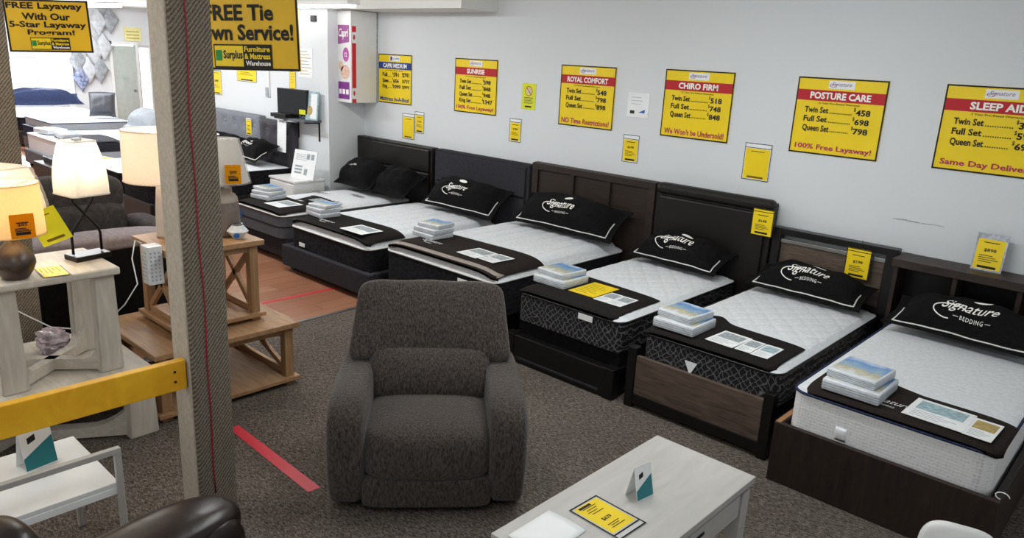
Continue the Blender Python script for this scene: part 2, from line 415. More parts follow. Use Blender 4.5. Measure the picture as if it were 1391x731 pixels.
# ------------------------------------------------------------------ the room
YW, YL, XE, XC, CEIL = 6.157, 5.607, -21.1, -8.333, 3.05
struct('floor', MB().box((-5.55, -3.0, -0.1), (3.0, YW, 0)), m_carpet)
lam = struct('floor_laminate', MB().box((XE, -3.0, -0.1), (-5.55, 9.2, 0)), m_laminate)
struct('ceiling', MB().box((XE, -3.0, CEIL), (3.0, 9.2, CEIL+0.1)), m_ceil)
struct('wall_back', MB().box((XC, YW, 0), (3.0, YW+0.15, CEIL)), m_wall)
struct('wall_left', MB().box((-12.3, YL, 0), (XC, YL+0.7, CEIL)), m_wall)
struct('wall_alcove', MB().box((XE, 9.05, 0), (-12.3, 9.2, CEIL)).box((-12.45, YL, 0), (-12.3, 9.2, CEIL)), m_wall)
we = MB()   # far end wall with window and door openings
we.box((XE-0.15, -3, 0), (XE, 5.1, CEIL)).box((XE-0.15, 6.03, 0), (XE, 7.75, CEIL)).box((XE-0.15, 5.1, 0), (XE, 6.03, 0.8)).box((XE-0.15, 5.1, 1.75), (XE, 6.03, CEIL))
we.box((XE-0.15, 7.75, 2.12), (XE, 9.2, CEIL)).box((XE-0.15, 8.36, 0), (XE, 8.40, 2.12)).box((XE-0.15, 8.78, 0), (XE, 9.2, 2.12)).box((XE-0.15, 8.40, 0), (XE, 8.78, 0.35))
struct('wall_end', we, m_wall)
def window(name, y0, y1, z0, z1):
    f = MB()
    for (a, c, d, e) in ((y0, z0, y0+0.06, z1), (y1-0.06, z0, y1, z1), (y0+0.06, z0, y1-0.06, z0+0.06), (y0+0.06, z1-0.06, y1-0.06, z1)): f.box((XE-0.1, a, c), (XE-0.04, d, e))
    o = struct(name, f, m_trim)
    MB().box((XE-0.075, y0+0.06, z0+0.06), (XE-0.067, y1-0.06, z1-0.06)).build('pane', m_glass, o)
    return o
wn = window('window_1', 5.1, 6.03, 0.8, 1.75)
MB().box((XE-0.02, 5.0, 0.76), (XE+0.08, 6.13, 0.80), 0.01).build('sill', m_trim, wn)
window('window_2', 8.40, 8.78, 0.35, 2.12)
dr = struct('door_1', MB().box((XE-0.06, 7.77, 0.0), (XE-0.01, 8.345, 2.09), 0.005), plain('pale sage door', '#b4bcb6', 0.5))
MB().box((XE-0.012, 7.98, 1.25), (XE+0.006, 8.16, 1.33)).build('mail_slot', plain('sage metal', '#a9b8ae', 0.4), dr)
MB().lathe([(0.001, 0.06), (0.03, 0.055), (0.03, 0.02), (0.012, 0.015), (0.012, 0)], 16).build('door_knob', m_chrome, dr, True).matrix_local = Matrix.Translation((XE-0.01, 8.26, 0.98)) @ Euler((0, radians(90), 0)).to_matrix().to_4x4()
struct('trim_1', MB().box((XE, 7.70, 0), (XE+0.03, 7.77, 2.2)).box((XE, 7.70, 2.12), (XE+0.03, 8.42, 2.2)).box((XE, 8.345, 0), (XE+0.03, 8.41, 2.12)), m_trim)
struct('trim_2', MB().box((XE, 6.62, 0), (XE+0.12, 6.78, CEIL)), m_trim)
bk = MB().box((XC, YL+0.01, 2.772), (-5.97, YW, CEIL)).box((-5.985, YL, 2.772), (-5.965, YW, CEIL))
struct('ceiling_bulkhead', MB().box((XC, YL+0.012, 2.772), (-5.97, YW-0.001, CEIL)), m_ceil)
struct('baseboard_back', MB().box((XC, YW-0.015, 0), (3.0, YW, 0.1)), m_trim)
struct('trim_floor_edge', MB().box((-5.575, -3, 0), (-5.535, YW-0.02, 0.006), 0.002), m_chrome)

# ceiling lights
def strip_fixture(x, y, z, label, L=2.4, rod=False):
    t = thing('ceiling_light', label, 'ceiling light', (x, y, z))
    MB().box((-L/2, -0.09, 0), (L/2, 0.09, 0.05), 0.01).build('housing', m_sheetlit, t)
    b = MB()
    for s in (-0.045, 0.045): b.tube([(-L/2+0.04, s, -0.012), (L/2-0.04, s, -0.012)], 0.016, 10)
    b.build('tube', m_tube, t, True)
    if rod:
        for s in (-L/2+0.2, L/2-0.2): MB().tube([(s, 0, 0.05), (s, 0, CEIL-z)], 0.006, 6).build('hanger', m_chrome, t)
    return t
for i, (x, y, p) in enumerate(STRIPS):
    strip_fixture(x, y, 3.0, 'white fluorescent strip light on the ceiling over the sales floor')['group'] = 'fluorescent strips on the ceiling'
strip_fixture(-8.55, 5.40, 2.80, 'lit white fluorescent strip hanging beside the boxed mattress at the wall corner', 2.1, True)
strip_fixture(-19.4, 7.05, 2.97, 'lit white fluorescent strip above the hanging cushions on the far wall', 1.9)

# ------------------------------------------------------------------ signs and cards
def frame_bars(mb, w, h, b, y):
    for (a, c, d, e) in ((0, 0, w, b), (0, h-b, w, h), (0, b, b, h-b), (w-b, b, w, h-b)): mb.rect(a, c, d, e, y)
    return mb
def price_sign(x, z0, label, band, head, rows, foot, warranty, foot_mat=None, logo='Signature', W=0.68, H=0.595, y=YW-0.006, two=False, bandmat=None, headrow=None):
    t = thing('price_sign', label, 'sign', (x, y, z0), (0, 0, 0), 'large yellow price signs on the wall')
    MB().box((0, -0.003, 0), (W, 0.005, H)).build('board', m_yellow, t)
    frame_bars(MB(), W, H, 0.011, -0.0042).build('border', m_black, t)
    MB().rect(0.011, H*0.70, W-0.011, H*0.84, -0.0042).build('header_band', bandmat or m_red_ink, t)
    cx = W*0.5
    MB().rect(cx-0.10, H*0.865, cx+0.10, H*0.965, -0.0042).build('logo_panel', m_paper, t)
    lw = min(0.29, 0.0185*len(head)+0.01)
    MB().text(head, cx-lw, H*0.725, cx+lw, H*0.815, -0.0055, 0.035).build('heading', m_white_ink, t)
    lg = MB()
    if logo == 'Signature':
        lg.text(logo, cx-0.078, H*0.885, cx+0.078, H*0.95, -0.0055, 0.0, 0.4)
        lg.disc((cx-0.06, H*0.905), 0.03, 0.014, -0.0053, 20, 0.3, 5.2, 0.8)
    else:
        lg.rect(cx-0.085, H*0.875, cx-0.05, H*0.955, -0.0055).text('CAPRI', cx-0.04, H*0.895, cx+0.085, H*0.93, -0.0055, 0.01)
    lg.build('logo', m_blue_ink if logo != 'Signature' else plain('plum ink', '#8b5d86', 0.7), t)
    tx = MB()
    tx.text(warranty, cx-0.16, H*0.655, cx+0.16, H*0.685, -0.0055, 0.01)
    n = len(rows); z = H*0.595; step = H*0.118
    for r in rows:
        nm, pr = r[0], r[1]
        hN = H*0.078; wN = 0.0235*len(nm); zl = z-H*0.05
        tx.text(nm, 0.085, zl - (0.012 if 'Q' in nm or 'g' in nm else 0), 0.085+wN, zl+hN, -0.0055, 0.028)
        xp = W*0.70 if not two else W*0.46
        xd = 0.085+wN+0.012
        while xd < xp-0.03: tx.rect(xd, zl, xd+0.007, zl+0.009, -0.0055); xd += 0.0145
        tx.text('$', xp-0.018, zl+0.028, xp-0.002, zl+0.06, -0.0055, 0.01)
        tx.text(pr, xp, zl, xp+0.036*len(pr), zl+hN, -0.0055, 0.03)
        if two: tx.text(r[2], W*0.73, zl, W*0.73+0.033*len(r[2]), zl+hN, -0.0055, 0.02)
        z -= step
    if headrow:
        tx.text(headrow[0], W*0.50, H*0.61, W*0.58, H*0.64, -0.0055, 0.01).text(headrow[1], W*0.72, H*0.61, W*0.92, H*0.64, -0.0055, 0.01)
    tx.build('price_lettering', m_black, t)
    fw = min(W*0.44, 0.0155*len(foot)+0.02)
    MB().text(foot, cx-fw, H*0.045, cx+fw, H*0.135, -0.0055, 0.025).build('slogan', foot_mat or m_rasp, t)
    return t
zs = 1.682
price_sign(-8.02, zs, 'blue-banded CAPRI MEDIUM price sign beside the tall white mattress box', None, 'CAPRI MEDIUM', [('Full', '591', '$741'), ('Queen', '656', '$759'), ('King', '1099', '$999')], 'Mattress In-A-Box!', '5 Year Warranty', m_blue_ink, 'CAPRI', 0.65, two=True, bandmat=m_blue_ink, headrow=('SET', 'MATTRESS'))
price_sign(-6.60, zs, 'red-banded SUNRISE price sign with four price rows on the white wall', None, 'SUNRISE', [('Twin Set', '598'), ('Full Set', '848'), ('Queen Set', '948'), ('King Set', '1347')], '100% Free Layaway!', '10 Year Pro-Rated Warranty', W=0.675)
price_sign(-5.03, zs-0.005, 'red-banded ROYAL COMFORT price sign on the white wall', None, 'ROYAL COMFORT', [('Twin Set', '548'), ('Full Set', '798'), ('Queen Set', '898')], 'NO Time Restrictions!', '15 Year Pro-Rated Warranty', W=0.675)
price_sign(-3.81, zs+0.008, 'red-banded CHIRO FIRM price sign on the white wall', None, 'CHIRO FIRM', [('Twin Set', '518'), ('Full Set', '748'), ('Queen Set', '848')], "We Won't be Undersold!", '15 Year Pro-Rated Warranty')
price_sign(-2.58, zs+0.008, 'red-banded POSTURE CARE price sign on the white wall', None, 'POSTURE CARE', [('Twin Set', '458'), ('Full Set', '698'), ('Queen Set', '798')], '100% Free Layaway!', '10 Year Pro-Rated Warranty', W=0.69)
price_sign(-1.505, zs+0.012, 'red-banded SLEEP AID price sign cut by the photo edge', None, 'SLEEP AID', [('Twin Set', '358'), ('Full Set', '598'), ('Queen Set', '698')], 'Same Day Delivery!', '3 Year Pro-Rated Warranty', W=0.69)

m_silver = plain('silvery reflective sleeve', '#a8acb2', 0.18, 0.7, var=0.35, scale=30)
def price_card(loc, rot, W, H, label, rows=4, price='', top=0.035, group='yellow price cards by the beds', border=None, big=False, header=None):
    t = thing('price_card', label, 'price card', loc, rot, group)
    MB().box((0, -0.002, 0), (W, 0.002, H), 0.0008, 1).build('sleeve', header or m_paper, t)
    e = 0.006
    b = frame_bars(MB(), W, H, e, -0.0028); b.rect(e, H-top-0.006, W-e, H-top, -0.0028); b.build('border', border or m_black, t)
    MB().rect(e*1.8, e*1.8, W-e*1.8, H-top-0.010, -0.0027).build('sheet', m_yellow, t)
    tx = MB(); zt = H-top-0.035
    if price: tx.text(price, W*0.3, H*0.50, W*0.70, H*0.50+W*0.14, -0.0036, 0.02)
    tx.rect(W*0.25, zt, W*0.75, zt+0.006, -0.0036)
    for k in range(rows):
        zz = H*0.40-k*H*0.055
        tx.rect(W*0.18, zz, W*(0.62+0.2*((k*7) % 3)/2), zz+0.0045, -0.0036)
    tx.rect(W*0.2, 0.018, W*0.8, 0.034, -0.0036)
    tx.build('print', plain('olive ink', '#6b5a10', 0.7) if not price else m_black, t)
    return t
yc = YW-0.004
price_card((-7.54, yc, 1.27), (0, 0, 0), 0.23, 0.31, 'wider yellow price card of the pair under the blue-banded sign', 0)
price_card((-7.30, yc, 1.36), (0, 0, 0), 0.17, 0.26, 'narrower yellow price card of the pair under the blue-banded sign', 3, '$788')
price_card((-5.71, yc, 1.43), (0, 0, 0), 0.17, 0.25, 'yellow price card between the SUNRISE and ROYAL COMFORT signs', 3, '$788')
price_card((-4.21, yc, 1.40), (0, 0, 0), 0.18, 0.26, 'yellow price card with glinting top under the white wall sheet', 4, '$698', border=plain('dark sleeve edge', '#4a4d52', 0.3))
price_card((-2.96, yc, 1.41), (0, 0, 0), 0.24, 0.31, 'larger yellow price card on the wall above the black headboard', 0)
# yellow no-smoking style notice
t = thing('wall_notice', 'small lime yellow notice with a red crossed circle on the wall', 'notice', (-5.555, yc, 1.79))
MB().box((0, -0.001, 0), (0.195, 0.003, 0.27)).build('board', m_yellow2, t)
nt = MB().disc((0.0975, 0.19), 0.052, 0.052, -0.0022, 28, hole=0.86); nt.bm.verts.ensure_lookup_table()
nt.poly([(0.0655, 0.219), (0.0715, 0.225), (0.1295, 0.161), (0.1235, 0.155)], 0.0004, 'y', -0.0026).build('crossed_circle', m_red_ink, t)
n2 = MB().disc((0.0975, 0.19), 0.036, 0.036, -0.0018, 20)
n2.build('pictogram', plain('pale print', '#c9c8b0', 0.6, var=0.3, scale=90), t)
n3 = MB()
for k in range(5): n3.rect(0.03+0.01*(k % 2), 0.12-k*0.014, 0.165-0.012*(k % 3), 0.125-k*0.014, -0.002)
n3.rect(0.05, 0.022, 0.145, 0.038, -0.002).build('print', m_black, t)
# white sheet
t = thing('wall_sheet', 'small white printed sheet on the wall between two price signs', 'notice', (-4.20, yc, 1.83))
MB().box((0, -0.001, 0), (0.24, 0.003, 0.225)).build('sheet', m_paper, t)
n = MB()
for k in range(3): n.rect(0.04, 0.18-k*0.03, 0.15+0.02*(k % 2), 0.184-k*0.03, -0.002)
n.build('print', m_greyprint, t)
MB().rect(0.035, 0.03, 0.085, 0.06, -0.002).build('dark_picture', m_blackplast, t)
n = MB(); n.poly([(0.13, 0.045), (0.20, 0.075), (0.20, 0.04)], 0.0004, 'y', -0.0022).build('blue_picture', m_bluelabel, t)
# crack in the plaster
cr = MB().tube([(-1.70, YW-0.001, 1.283), (-1.62, YW-0.001, 1.287), (-1.51, YW-0.001, 1.281)], [0.003, 0.005, 0.003], 6).tube([(-1.5, YW-0.001, 1.279), (-1.42, YW-0.001, 1.286), (-1.34, YW-0.001, 1.281)], 0.0022, 6)
tag(cr.build('wall_scuff', m_greyprint), 'thin dark scuff mark on the white wall above the bookcase headboard', 'scuff mark')

def logo_block(mb_parts, t, x0, z0, s, y=-0.006):
    # the shop logo: green mark, SURPLUS panel, black panel with three lines
    MB().rect(x0, z0, x0+0.30*s, z0+0.10*s, y).build('logo_frame', m_black, t)
    MB().rect(x0+0.006*s, z0+0.006*s, x0+0.153*s, z0+0.094*s, y-0.001).build('logo_panel', m_yellow, t)
    MB().rect(x0+0.010*s, z0+0.03*s, x0+0.044*s, z0+0.075*s, y-0.002).build('logo_mark', m_green_ink, t)
    MB().text('Surplus', x0+0.05*s, z0+0.028*s, x0+0.150*s, z0+0.075*s, y-0.002, 0.03).build('logo_name', m_black, t)
    b = MB().text('Furniture', x0+0.160*s, z0+0.068*s, x0+0.292*s, z0+0.092*s, y-0.002, 0.03).text('& Mattress', x0+0.160*s, z0+0.038*s, x0+0.292*s, z0+0.062*s, y-0.002, 0.03)
    b.build('logo_lines', m_yellow, t)
    MB().text('Warehouse', x0+0.165*s, z0+0.010*s, x0+0.292*s, z0+0.031*s, y-0.002, 0.03).build('logo_last_line', m_white_ink, t)
def hanging_sign(loc, yaw, roll, W, H, label, lines, logo_x, logo_z, logo_s):
    t = thing('hanging_sign', label, 'sign', loc, (0, roll, yaw), 'yellow signs hung from the ceiling')
    MB().box((0, -0.003, 0), (W, 0.003, H)).build('board', plain('yellow sign board', '#e3b616', 0.55, var=0.04, scale=3), t)
    frame_bars(MB(), W, H, 0.012, -0.0042).build('border', m_black, t)
    tx = MB()
    for (st, x0, x1, z0, z1) in lines: tx.text(st, x0*W, z0*H, x1*W, z1*H, -0.0055, 0.03)
    tx.build('lettering', m_black, t)
    logo_block(None, t, logo_x*W, logo_z*H, logo_s)
    for x in (0.1, 0.9): MB().tube([(x*W, 0, H-0.005), (x*W, 0, CEIL-loc[2]+0.06)], 0.0025, 6).build('hanging_wire', m_chrome, t)
    return t
hanging_sign((-4.252, 1.975, 2.169), radians(25), radians(-1.95), 0.697, 0.41, 'yellow hanging sign reading FREE Tie Down Service', [('FREE Tie', 0.17, 0.79, 0.62, 0.82), ('Down Service!', 0.03, 0.955, 0.375, 0.58)], 0.235, 0.03, 1.22)
hanging_sign((-6.196, 1.622, 2.185), radians(60), radians(-2.0), 0.514, 0.345, 'yellow hanging sign reading FREE Layaway With Our 5-Star Layaway Program', [('FREE Layaway', 0.03, 0.93, 0.79, 0.945), ('With Our', 0.20, 0.77, 0.615, 0.75), ('5-Star Layaway', 0.04, 0.95, 0.44, 0.59), ('Program!', 0.24, 0.80, 0.305, 0.435)], 0.26, 0.05, 0.80)
# ------------------------------------------------------------------ posts and the yellow rail
def post(x0, x1, y0, y1, label, cord=False):
    t = thing('carpeted_post', label, 'post', ((x0+x1)/2, (y0+y1)/2, 0))
    hx, hy = (x1-x0)/2, (y1-y0)/2
    MB().box((-hx, -hy, 0), (hx, hy, CEIL), 0.022, 3, None, True).build('carpet_wrap', m_postcarpet, t)
    if cord: MB().box((-hx-0.004, -hy-0.008, 0), (hx-0.022, -hy+0.012, CEIL), 0.004).build('pale_side_face', m_postpale, t)  # thin slab in a paler speckled tone over one side of the post
    return t
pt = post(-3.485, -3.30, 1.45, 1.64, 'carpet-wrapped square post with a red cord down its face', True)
path = [(0.094, -0.027+0.004*sin(k*0.5)+0.003*sin(k*1.3)+0.008*max(0, k-14)/10, CEIL-0.02-k*0.12) for k in range(25)]
MB().tube(path, 0.004, 6).build('red_cord', m_cord, pt, True)
post(-5.58, -5.40, 1.20, 1.41, 'carpet-wrapped post behind the lit lamps at the left edge')
t = thing('yellow_rail', 'thick yellow painted wooden rail nailed to the carpeted post', 'rail', (-3.36, 0.45, 0.80))
MB().box((-0.024, -1.0, -0.068), (0.024, 0.985, 0.076), 0.004).build('beam', m_beam, t)
for z in (-0.02, 0.03): MB().cyl((0, 0, 0), 0.006, 0.004, 10).build('nail_head', m_darkmetal, t).matrix_local = Matrix.Translation((0.0235, 0.93, z)) @ Euler((0, radians(90), 0)).to_matrix().to_4x4()
tag(MB().box((-0.05, -0.05, 0), (0.05, 0.05, 0.732), 0.004).build('rail_support', m_beam, None, False, (-3.36, -0.35, 0)), 'yellow wooden support under the near end of the rail', 'post')

# floor tape
MB_t = MB().poly([(-4.14, 2.02), (-4.145, 2.085), (-3.195, 2.06), (-3.20, 1.985)], 0.0015, 'z', 0.0005)
tag(MB_t.build('floor_tape', m_tape), 'thick red tape stripe on the carpet beside the recliner', 'floor tape')
MB_t = MB().poly([(-6.22, 3.25), (-6.18, 3.25), (-6.16, 4.25), (-6.20, 4.25)], 0.0015, 'z', 0.0005)
tag(MB_t.build('floor_tape', m_tape), 'thin red tape line on the reddish wood floor', 'floor tape')

# ------------------------------------------------------------------ beds
def mattress(label, x0, x1, y0, y1, z0, zr, crown, border, top=None, pipe=None, quilt='diamond', step=0.17, rad=0.08, amp=0.011, seam=None, group='mattresses on show beds'):
    W, L = x1-x0, y1-y0; cx, cy = (x0+x1)/2, (y0+y1)/2
    t = thing('mattress', label, 'mattress', (cx, cy, z0), (0, 0, 0), group)
    h = zr-z0
    b = MB().box((-W/2, -L/2, 0), (W/2, L/2, h), rad, 5, None, True)
    smooth_angle(b.build('border_side', border, t), 30)
    def dome(x, y):
        u, v = min(1, abs(x)/(W/2)), min(1, abs(y)/(L/2))
        e = max(0, (1-u**7))*max(0, (1-v**14)); return crown*e**0.7
    def q(x, y):
        if quilt == 'diamond':
            a = abs(sin(pi*(x/step+y/(step*1.25)))); c = abs(sin(pi*(x/step-y/(step*1.25)))); return amp*min(1, (a*c)**0.3*1.25)
        if quilt == 'rows':
            return amp*2.0*abs(sin(pi*x/step*1.2))**0.35*(0.72+0.28*abs(sin(pi*(y/step*0.9)))**0.3)
        return 0
    def rim(u, v):
        # rounded-corner rectangle outline
        x, y = (2*u-1)*W/2, (2*v-1)*L/2
        ax, ay = W/2-abs(x), L/2-abs(y)
        if ax < rad and ay < rad:
            dx, dy = rad-ax, rad-ay; m = max(dx, dy); l = math.hypot(dx, dy)
            k = m/l if l > 0 else 1
            x = math.copysign(W/2-rad+dx*k, x); y = math.copysign(L/2-rad+dy*k, y)
        return x, y
    def top_fn(u, v):
        uu = 0.5-0.5*cos(pi*u) if False else u
        x, y = rim(uu, v); d = dome(x, y)
        return (x, y, h+d+q(x, y)*(1 if d > crown*0.5 else 0))
    fine = 0.013 if quilt != 'none' else 0.03
    nu, nv = int(W/fine), int(L/fine)
    MB().grid(nu, nv, top_fn).build('top_panel', top or m_quilt, t, True)
    def loop(z, off=0.003):
        pts = []
        for (sx, sy, a0) in ((1, -1, -90), (1, 1, 0), (-1, 1, 90), (-1, -1, 180)):
            for k in range(6):
                a = radians(a0+90*k/5); pts.append((sx*(W/2-rad)+(rad+off)*cos(a), sy*(L/2-rad)+(rad+off)*sin(a), z))
        return pts
    if pipe:
        MB().tube(loop(h), 0.008, 6, True).build('piping', pipe, t, True)
    if seam:
        for z in seam: MB().tube(loop(z*h, 0.001), 0.006, 6, True).build('seam_tape', border if border is not m_mattgrey else m_runner, t, True)
    t['_z'] = z0
    zt = lambda X, Y: zr + dome(X-cx, Y-cy) + amp*(1.9 if quilt == 'rows' else 0.7)
    return t, zt
def tagcloth(loc, w, h, label, mat=None, rot=(0, 0, 0)):
    return tag(MB().box((-w/2, -0.003, -h/2), (w/2, 0.003, h/2), 0.002).build('mattress_tag', mat or m_paper, None, False, loc), label, 'tag')
def runner(label, x0, x1, y0, inner, zt, drop, mat, trim=None, logo=True, group='cloth foot runners on the mattresses', lift=0.008, cr=0.06):
    t = thing('foot_runner', label, 'bed runner', (0, 0, 0), (0, 0, 0), group)
    nu, nv = 44, 14
    def fn(u, v):
        x = x0+(x1-x0)*u
        yi = inner(u)
        e = min(u, 1-u)*(x1-x0); yy0 = y0 + (cr-math.sqrt(max(0, cr*cr-(cr-e)**2)) if e < cr else 0)
        if v < 0.15: return (x, yy0-0.006, zt(x, y0+0.10)-drop*(1-v/0.15)*(1-0.0*sin(u*9)) + lift - 0.014)
        w = (v-0.15)/0.85; y = yy0+(yi-yy0)*w
        return (x, y, max(zt(x, y), zt(x, y0+0.02))+lift-0.010*max(0, 1-w*8))
    MB().grid(nu, nv, fn, 0.004).build('cloth', mat, t, True)
    if trim:
        pts = [fn(u/30, 0.15) for u in range(31)]
        b = MB()
        def tf(u, v):
            p = fn(u, 0.15+0.10*v); return (p[0], p[1], p[2]+0.007)
        b.grid(40, 3, tf, 0.003)
        b.build('edge_band', trim, t, True)
    if logo:
        lx, ly = logo
        g = MB(); z = zt(lx, ly)+lift+0.006
        f = lambda X, Z: (lx+X, ly+Z, z)
        g.text('Signature', -0.12, -0.03, 0.12, 0.05, 0, 0.0, 0.4, fn=f).text('BEDDING', -0.05, -0.06, 0.05, -0.04, 0, 0.01, fn=f)
        g.build('logo', m_paper, t)
    return t
def pillow(label, loc, w, d, h, tilt, yaw=0, pipe=True, logo='Signature', mat=None, group='black show pillows on the beds', flange=0.86, pinch=0.06, logo_s=1.0, roll=0, name='pillow'):
    rot_ = Euler((radians(tilt), radians(roll), radians(yaw)))
    t = thing(name, label, 'pillow', Vector(loc)+rot_.to_matrix() @ Vector((0, d/2, 0)), rot_, group)
    def hz(u, v, k):
        a, b = min(1, abs(u)/flange), min(1, abs(v)/(flange if v > 0 else flange-0.10))
        return k*((1-a**3.2)*(1-b**3.2))**0.5
    rnd = random.Random(len(label)); ph = [rnd.uniform(0, 6) for _ in range(4)]
    def xy(u, v):
        x = w/2*u*(1-pinch*(1-v*v)); y = d/2*v*(1-pinch*(1-u*u)*(1.2 if v < 0 else -0.8))
        return x, y
    def topz(u, v):
        wr = 0.006*sin(6*u+ph[0]+3*v)+0.005*sin(9*v+ph[1]-4*u)+0.004*sin(14*u+ph[2])
        k = hz(u, v, 1)
        return h*0.30+hz(u, v, h*0.70)+wr*(0.4+k)+0.004
    def top(a, b):
        u, v = 2*a-1, 2*b-1; x, y = xy(u, v); return (x, y, topz(u, v))
    def bot(a, b):
        u, v = 2*a-1, 2*b-1; x, y = xy(u, v); return (x, y, h*0.30-hz(u, v, h*0.30)-0.004+0.0)
    b = MB().grid(50, 44, top).grid(30, 20, bot)
    rm = []
    N = 30
    per = [(-1+2*k/N, -1) for k in range(N)]+[(1, -1+2*k/N) for k in range(N)]+[(1-2*k/N, 1) for k in range(N)]+[(-1, 1-2*k/N) for k in range(N)]
    rimt = [(*xy(u, v), topz(u, v)) for u, v in per]
    b2 = bmesh.new()
    A = [b2.verts.new(p) for p in rimt]; B = [b2.verts.new((p[0], p[1], h*0.30-0.004)) for p in rimt]
    for k in range(len(A)): b2.faces.new((A[k], B[k], B[(k+1) % len(A)], A[(k+1) % len(A)]))
    b.merge(b2)
    b.build('cover', mat or m_blackcloth, t, True)
    if pipe:
        pr = [(1, 0.15-1.15*k/12) for k in range(12)]+[(1-2*k/N, -1) for k in range(N)]+[(-1, -1+1.15*k/12) for k in range(13)]
        fz = flange+0.035; fv = flange-0.045
        pp = [(*xy(u*fz, v*fv), topz(u*fz, v*fv)+0.006) for k, (u, v) in enumerate(pr)]
        MB().tube(pp, 0.0055, 6, False).build('piping', m_piping, t, True)
    if logo:
        s = logo_s
        def f(X, Z):
            Z = Z*0.9-0.034*s; u, v = X/(w/2), Z/(d/2); return (X, Z, topz(u, v)+0.005)
        g = MB(); oy = -0.03*s
        if logo == 'Signature':
            g.text('Signature', -0.155*s, oy-0.03*s, 0.165*s, oy+0.085*s, 0, 0.006, 0.42, fn=f)
            curl = [(-0.10+0.105*cos(a)*(1-a*0.03), -0.045+0.052*sin(a)) for a in [0.6+k*0.28 for k in range(16)]]
            g.tube([(*f(x*s, y*s)[:2], f(x*s, y*s)[2]) for x, y in curl], 0.0042*s, 5)
            # the moon and leaf above the script
            leaf = []
            for k in range(17):
                a = 2*pi*k/16; leaf.append((0.055+0.055*cos(a), 0.092+0.022*sin(a)))
            b3 = bmesh.new(); b3.faces.new([b3.verts.new(Vector(f(x*s, y*s))+Vector((0, 0, 0.002))) for x, y in leaf[:-1]]); g.merge(b3)
            g.text('BEDDING', -0.03*s, oy-0.062*s, 0.10*s, oy-0.044*s, 0, 0.0, space=1.2, fn=f)
            for (xa, xb) in ((-0.07, -0.04), (0.11, 0.14)):
                g.tube([f(xa*s, -0.083*s), f(xb*s, -0.083*s)], 0.002*s, 4)
        else:
            g.text(logo, -0.07*s, -0.012*s, 0.07*s, 0.022*s, 0, 0.01, 0.2, fn=f)
        g.build('logo', m_white_ink, t)
    return t
PACK = None
def make_pack(w=0.28, d=0.24, h=0.062, pic=True):
    t = thing('mattress_protector_pack', 'x', 'packet', (0, 0, 0))
    MB().box((-w/2, -d/2, 0), (w/2, d/2, h), 0.006, 2).build('sleeve', m_plastic, t, True)
    MB().box((-w/2+0.012, -d/2+0.010, h-0.001), (w/2-0.012, d/2-0.010, h+0.0015)).build('cover_picture', m_skypic if pic else m_plastic, t)
    g = MB()
    for k in range(3): g.box((-w/2-0.0006, -d/2-0.0008, h*0.22+k*h*0.22), (w/2+0.0006, d/2+0.0008, h*0.22+k*h*0.22+0.0035))
    g.build('page_edges', m_greyprint, t)
    return t
def pack_stack(x, y, z, specs, where):
    """specs: list of (dx, dy, rot, scale, label)"""
    global PACK
    zz = z
    for i, (dx, dy, r, s, lab) in enumerate(specs):
        lab2 = lab + ' ' + where
        if PACK is None:
            PACK = make_pack(); PACK['label'] = lab2; o = PACK; o.location = (x+dx, y+dy, zz); o.rotation_euler = (0, 0, radians(r)); o['group'] = 'plastic packets stacked on the beds'
        else: o = dup(PACK, (x+dx, y+dy, zz), (0, 0, radians(r)), lab2, 'plastic packets stacked on the beds')
        o.scale = s; zz += 0.0645*s[2]
def flat_card(x0, y0, x1, y1, z, label, kind='white', rot=0):
    w, d = x1-x0, y1-y0
    t = thing('leaflet', label, 'leaflet', ((x0+x1)/2, (y0+y1)/2, z), (0, 0, radians(rot)), 'leaflets lying on the foot runners')
    MB().box((-w/2, -d/2, 0), (w/2, d/2, 0.003)).build('sheet', m_paper if kind != 'yellow' else m_yellow, t)
    g = MB(); f = lambda X, Z: (X, Z, 0.0036)
    if kind == 'yellow':
        for k in range(7): g.box((-w*0.38, -d*0.36+k*d*0.11, 0.003), (w*(0.1+0.25*((k*5) % 3)/2), -d*0.36+k*d*0.11+0.006, 0.0036))
        g.build('print', plain('olive print', '#8f7a14', 0.7), t)
    else:
        g.box((-w*0.4, -d*0.05, 0.003), (w*0.4, d*0.4, 0.0036)).build('picture', {'white': m_bluegrey, 'grey': m_greyprint, 'tan': m_tanprint}.get(kind, m_greyprint), t)
        g = MB()
        for k in range(4): g.box((-w*0.4, -d*0.4+k*d*0.08, 0.003), (w*(0.1+0.12*(k % 3)), -d*0.4+k*d*0.08+0.004, 0.0036))
        g.build('print', m_greyprint, t)
    return t

def bed_thing(label, loc=(0, 0, 0)): return thing('bed_frame', label, 'bed frame', loc, (0, 0, 0), 'show bed frames along the wall')
def legs(t, pts, s=0.05, h=0.08, mat=None):
    for (x, y) in pts: MB().box((x-s/2, y-s/2, 0), (x+s/2, y+s/2, h), 0.004).build('leg', mat or m_lacq, t)

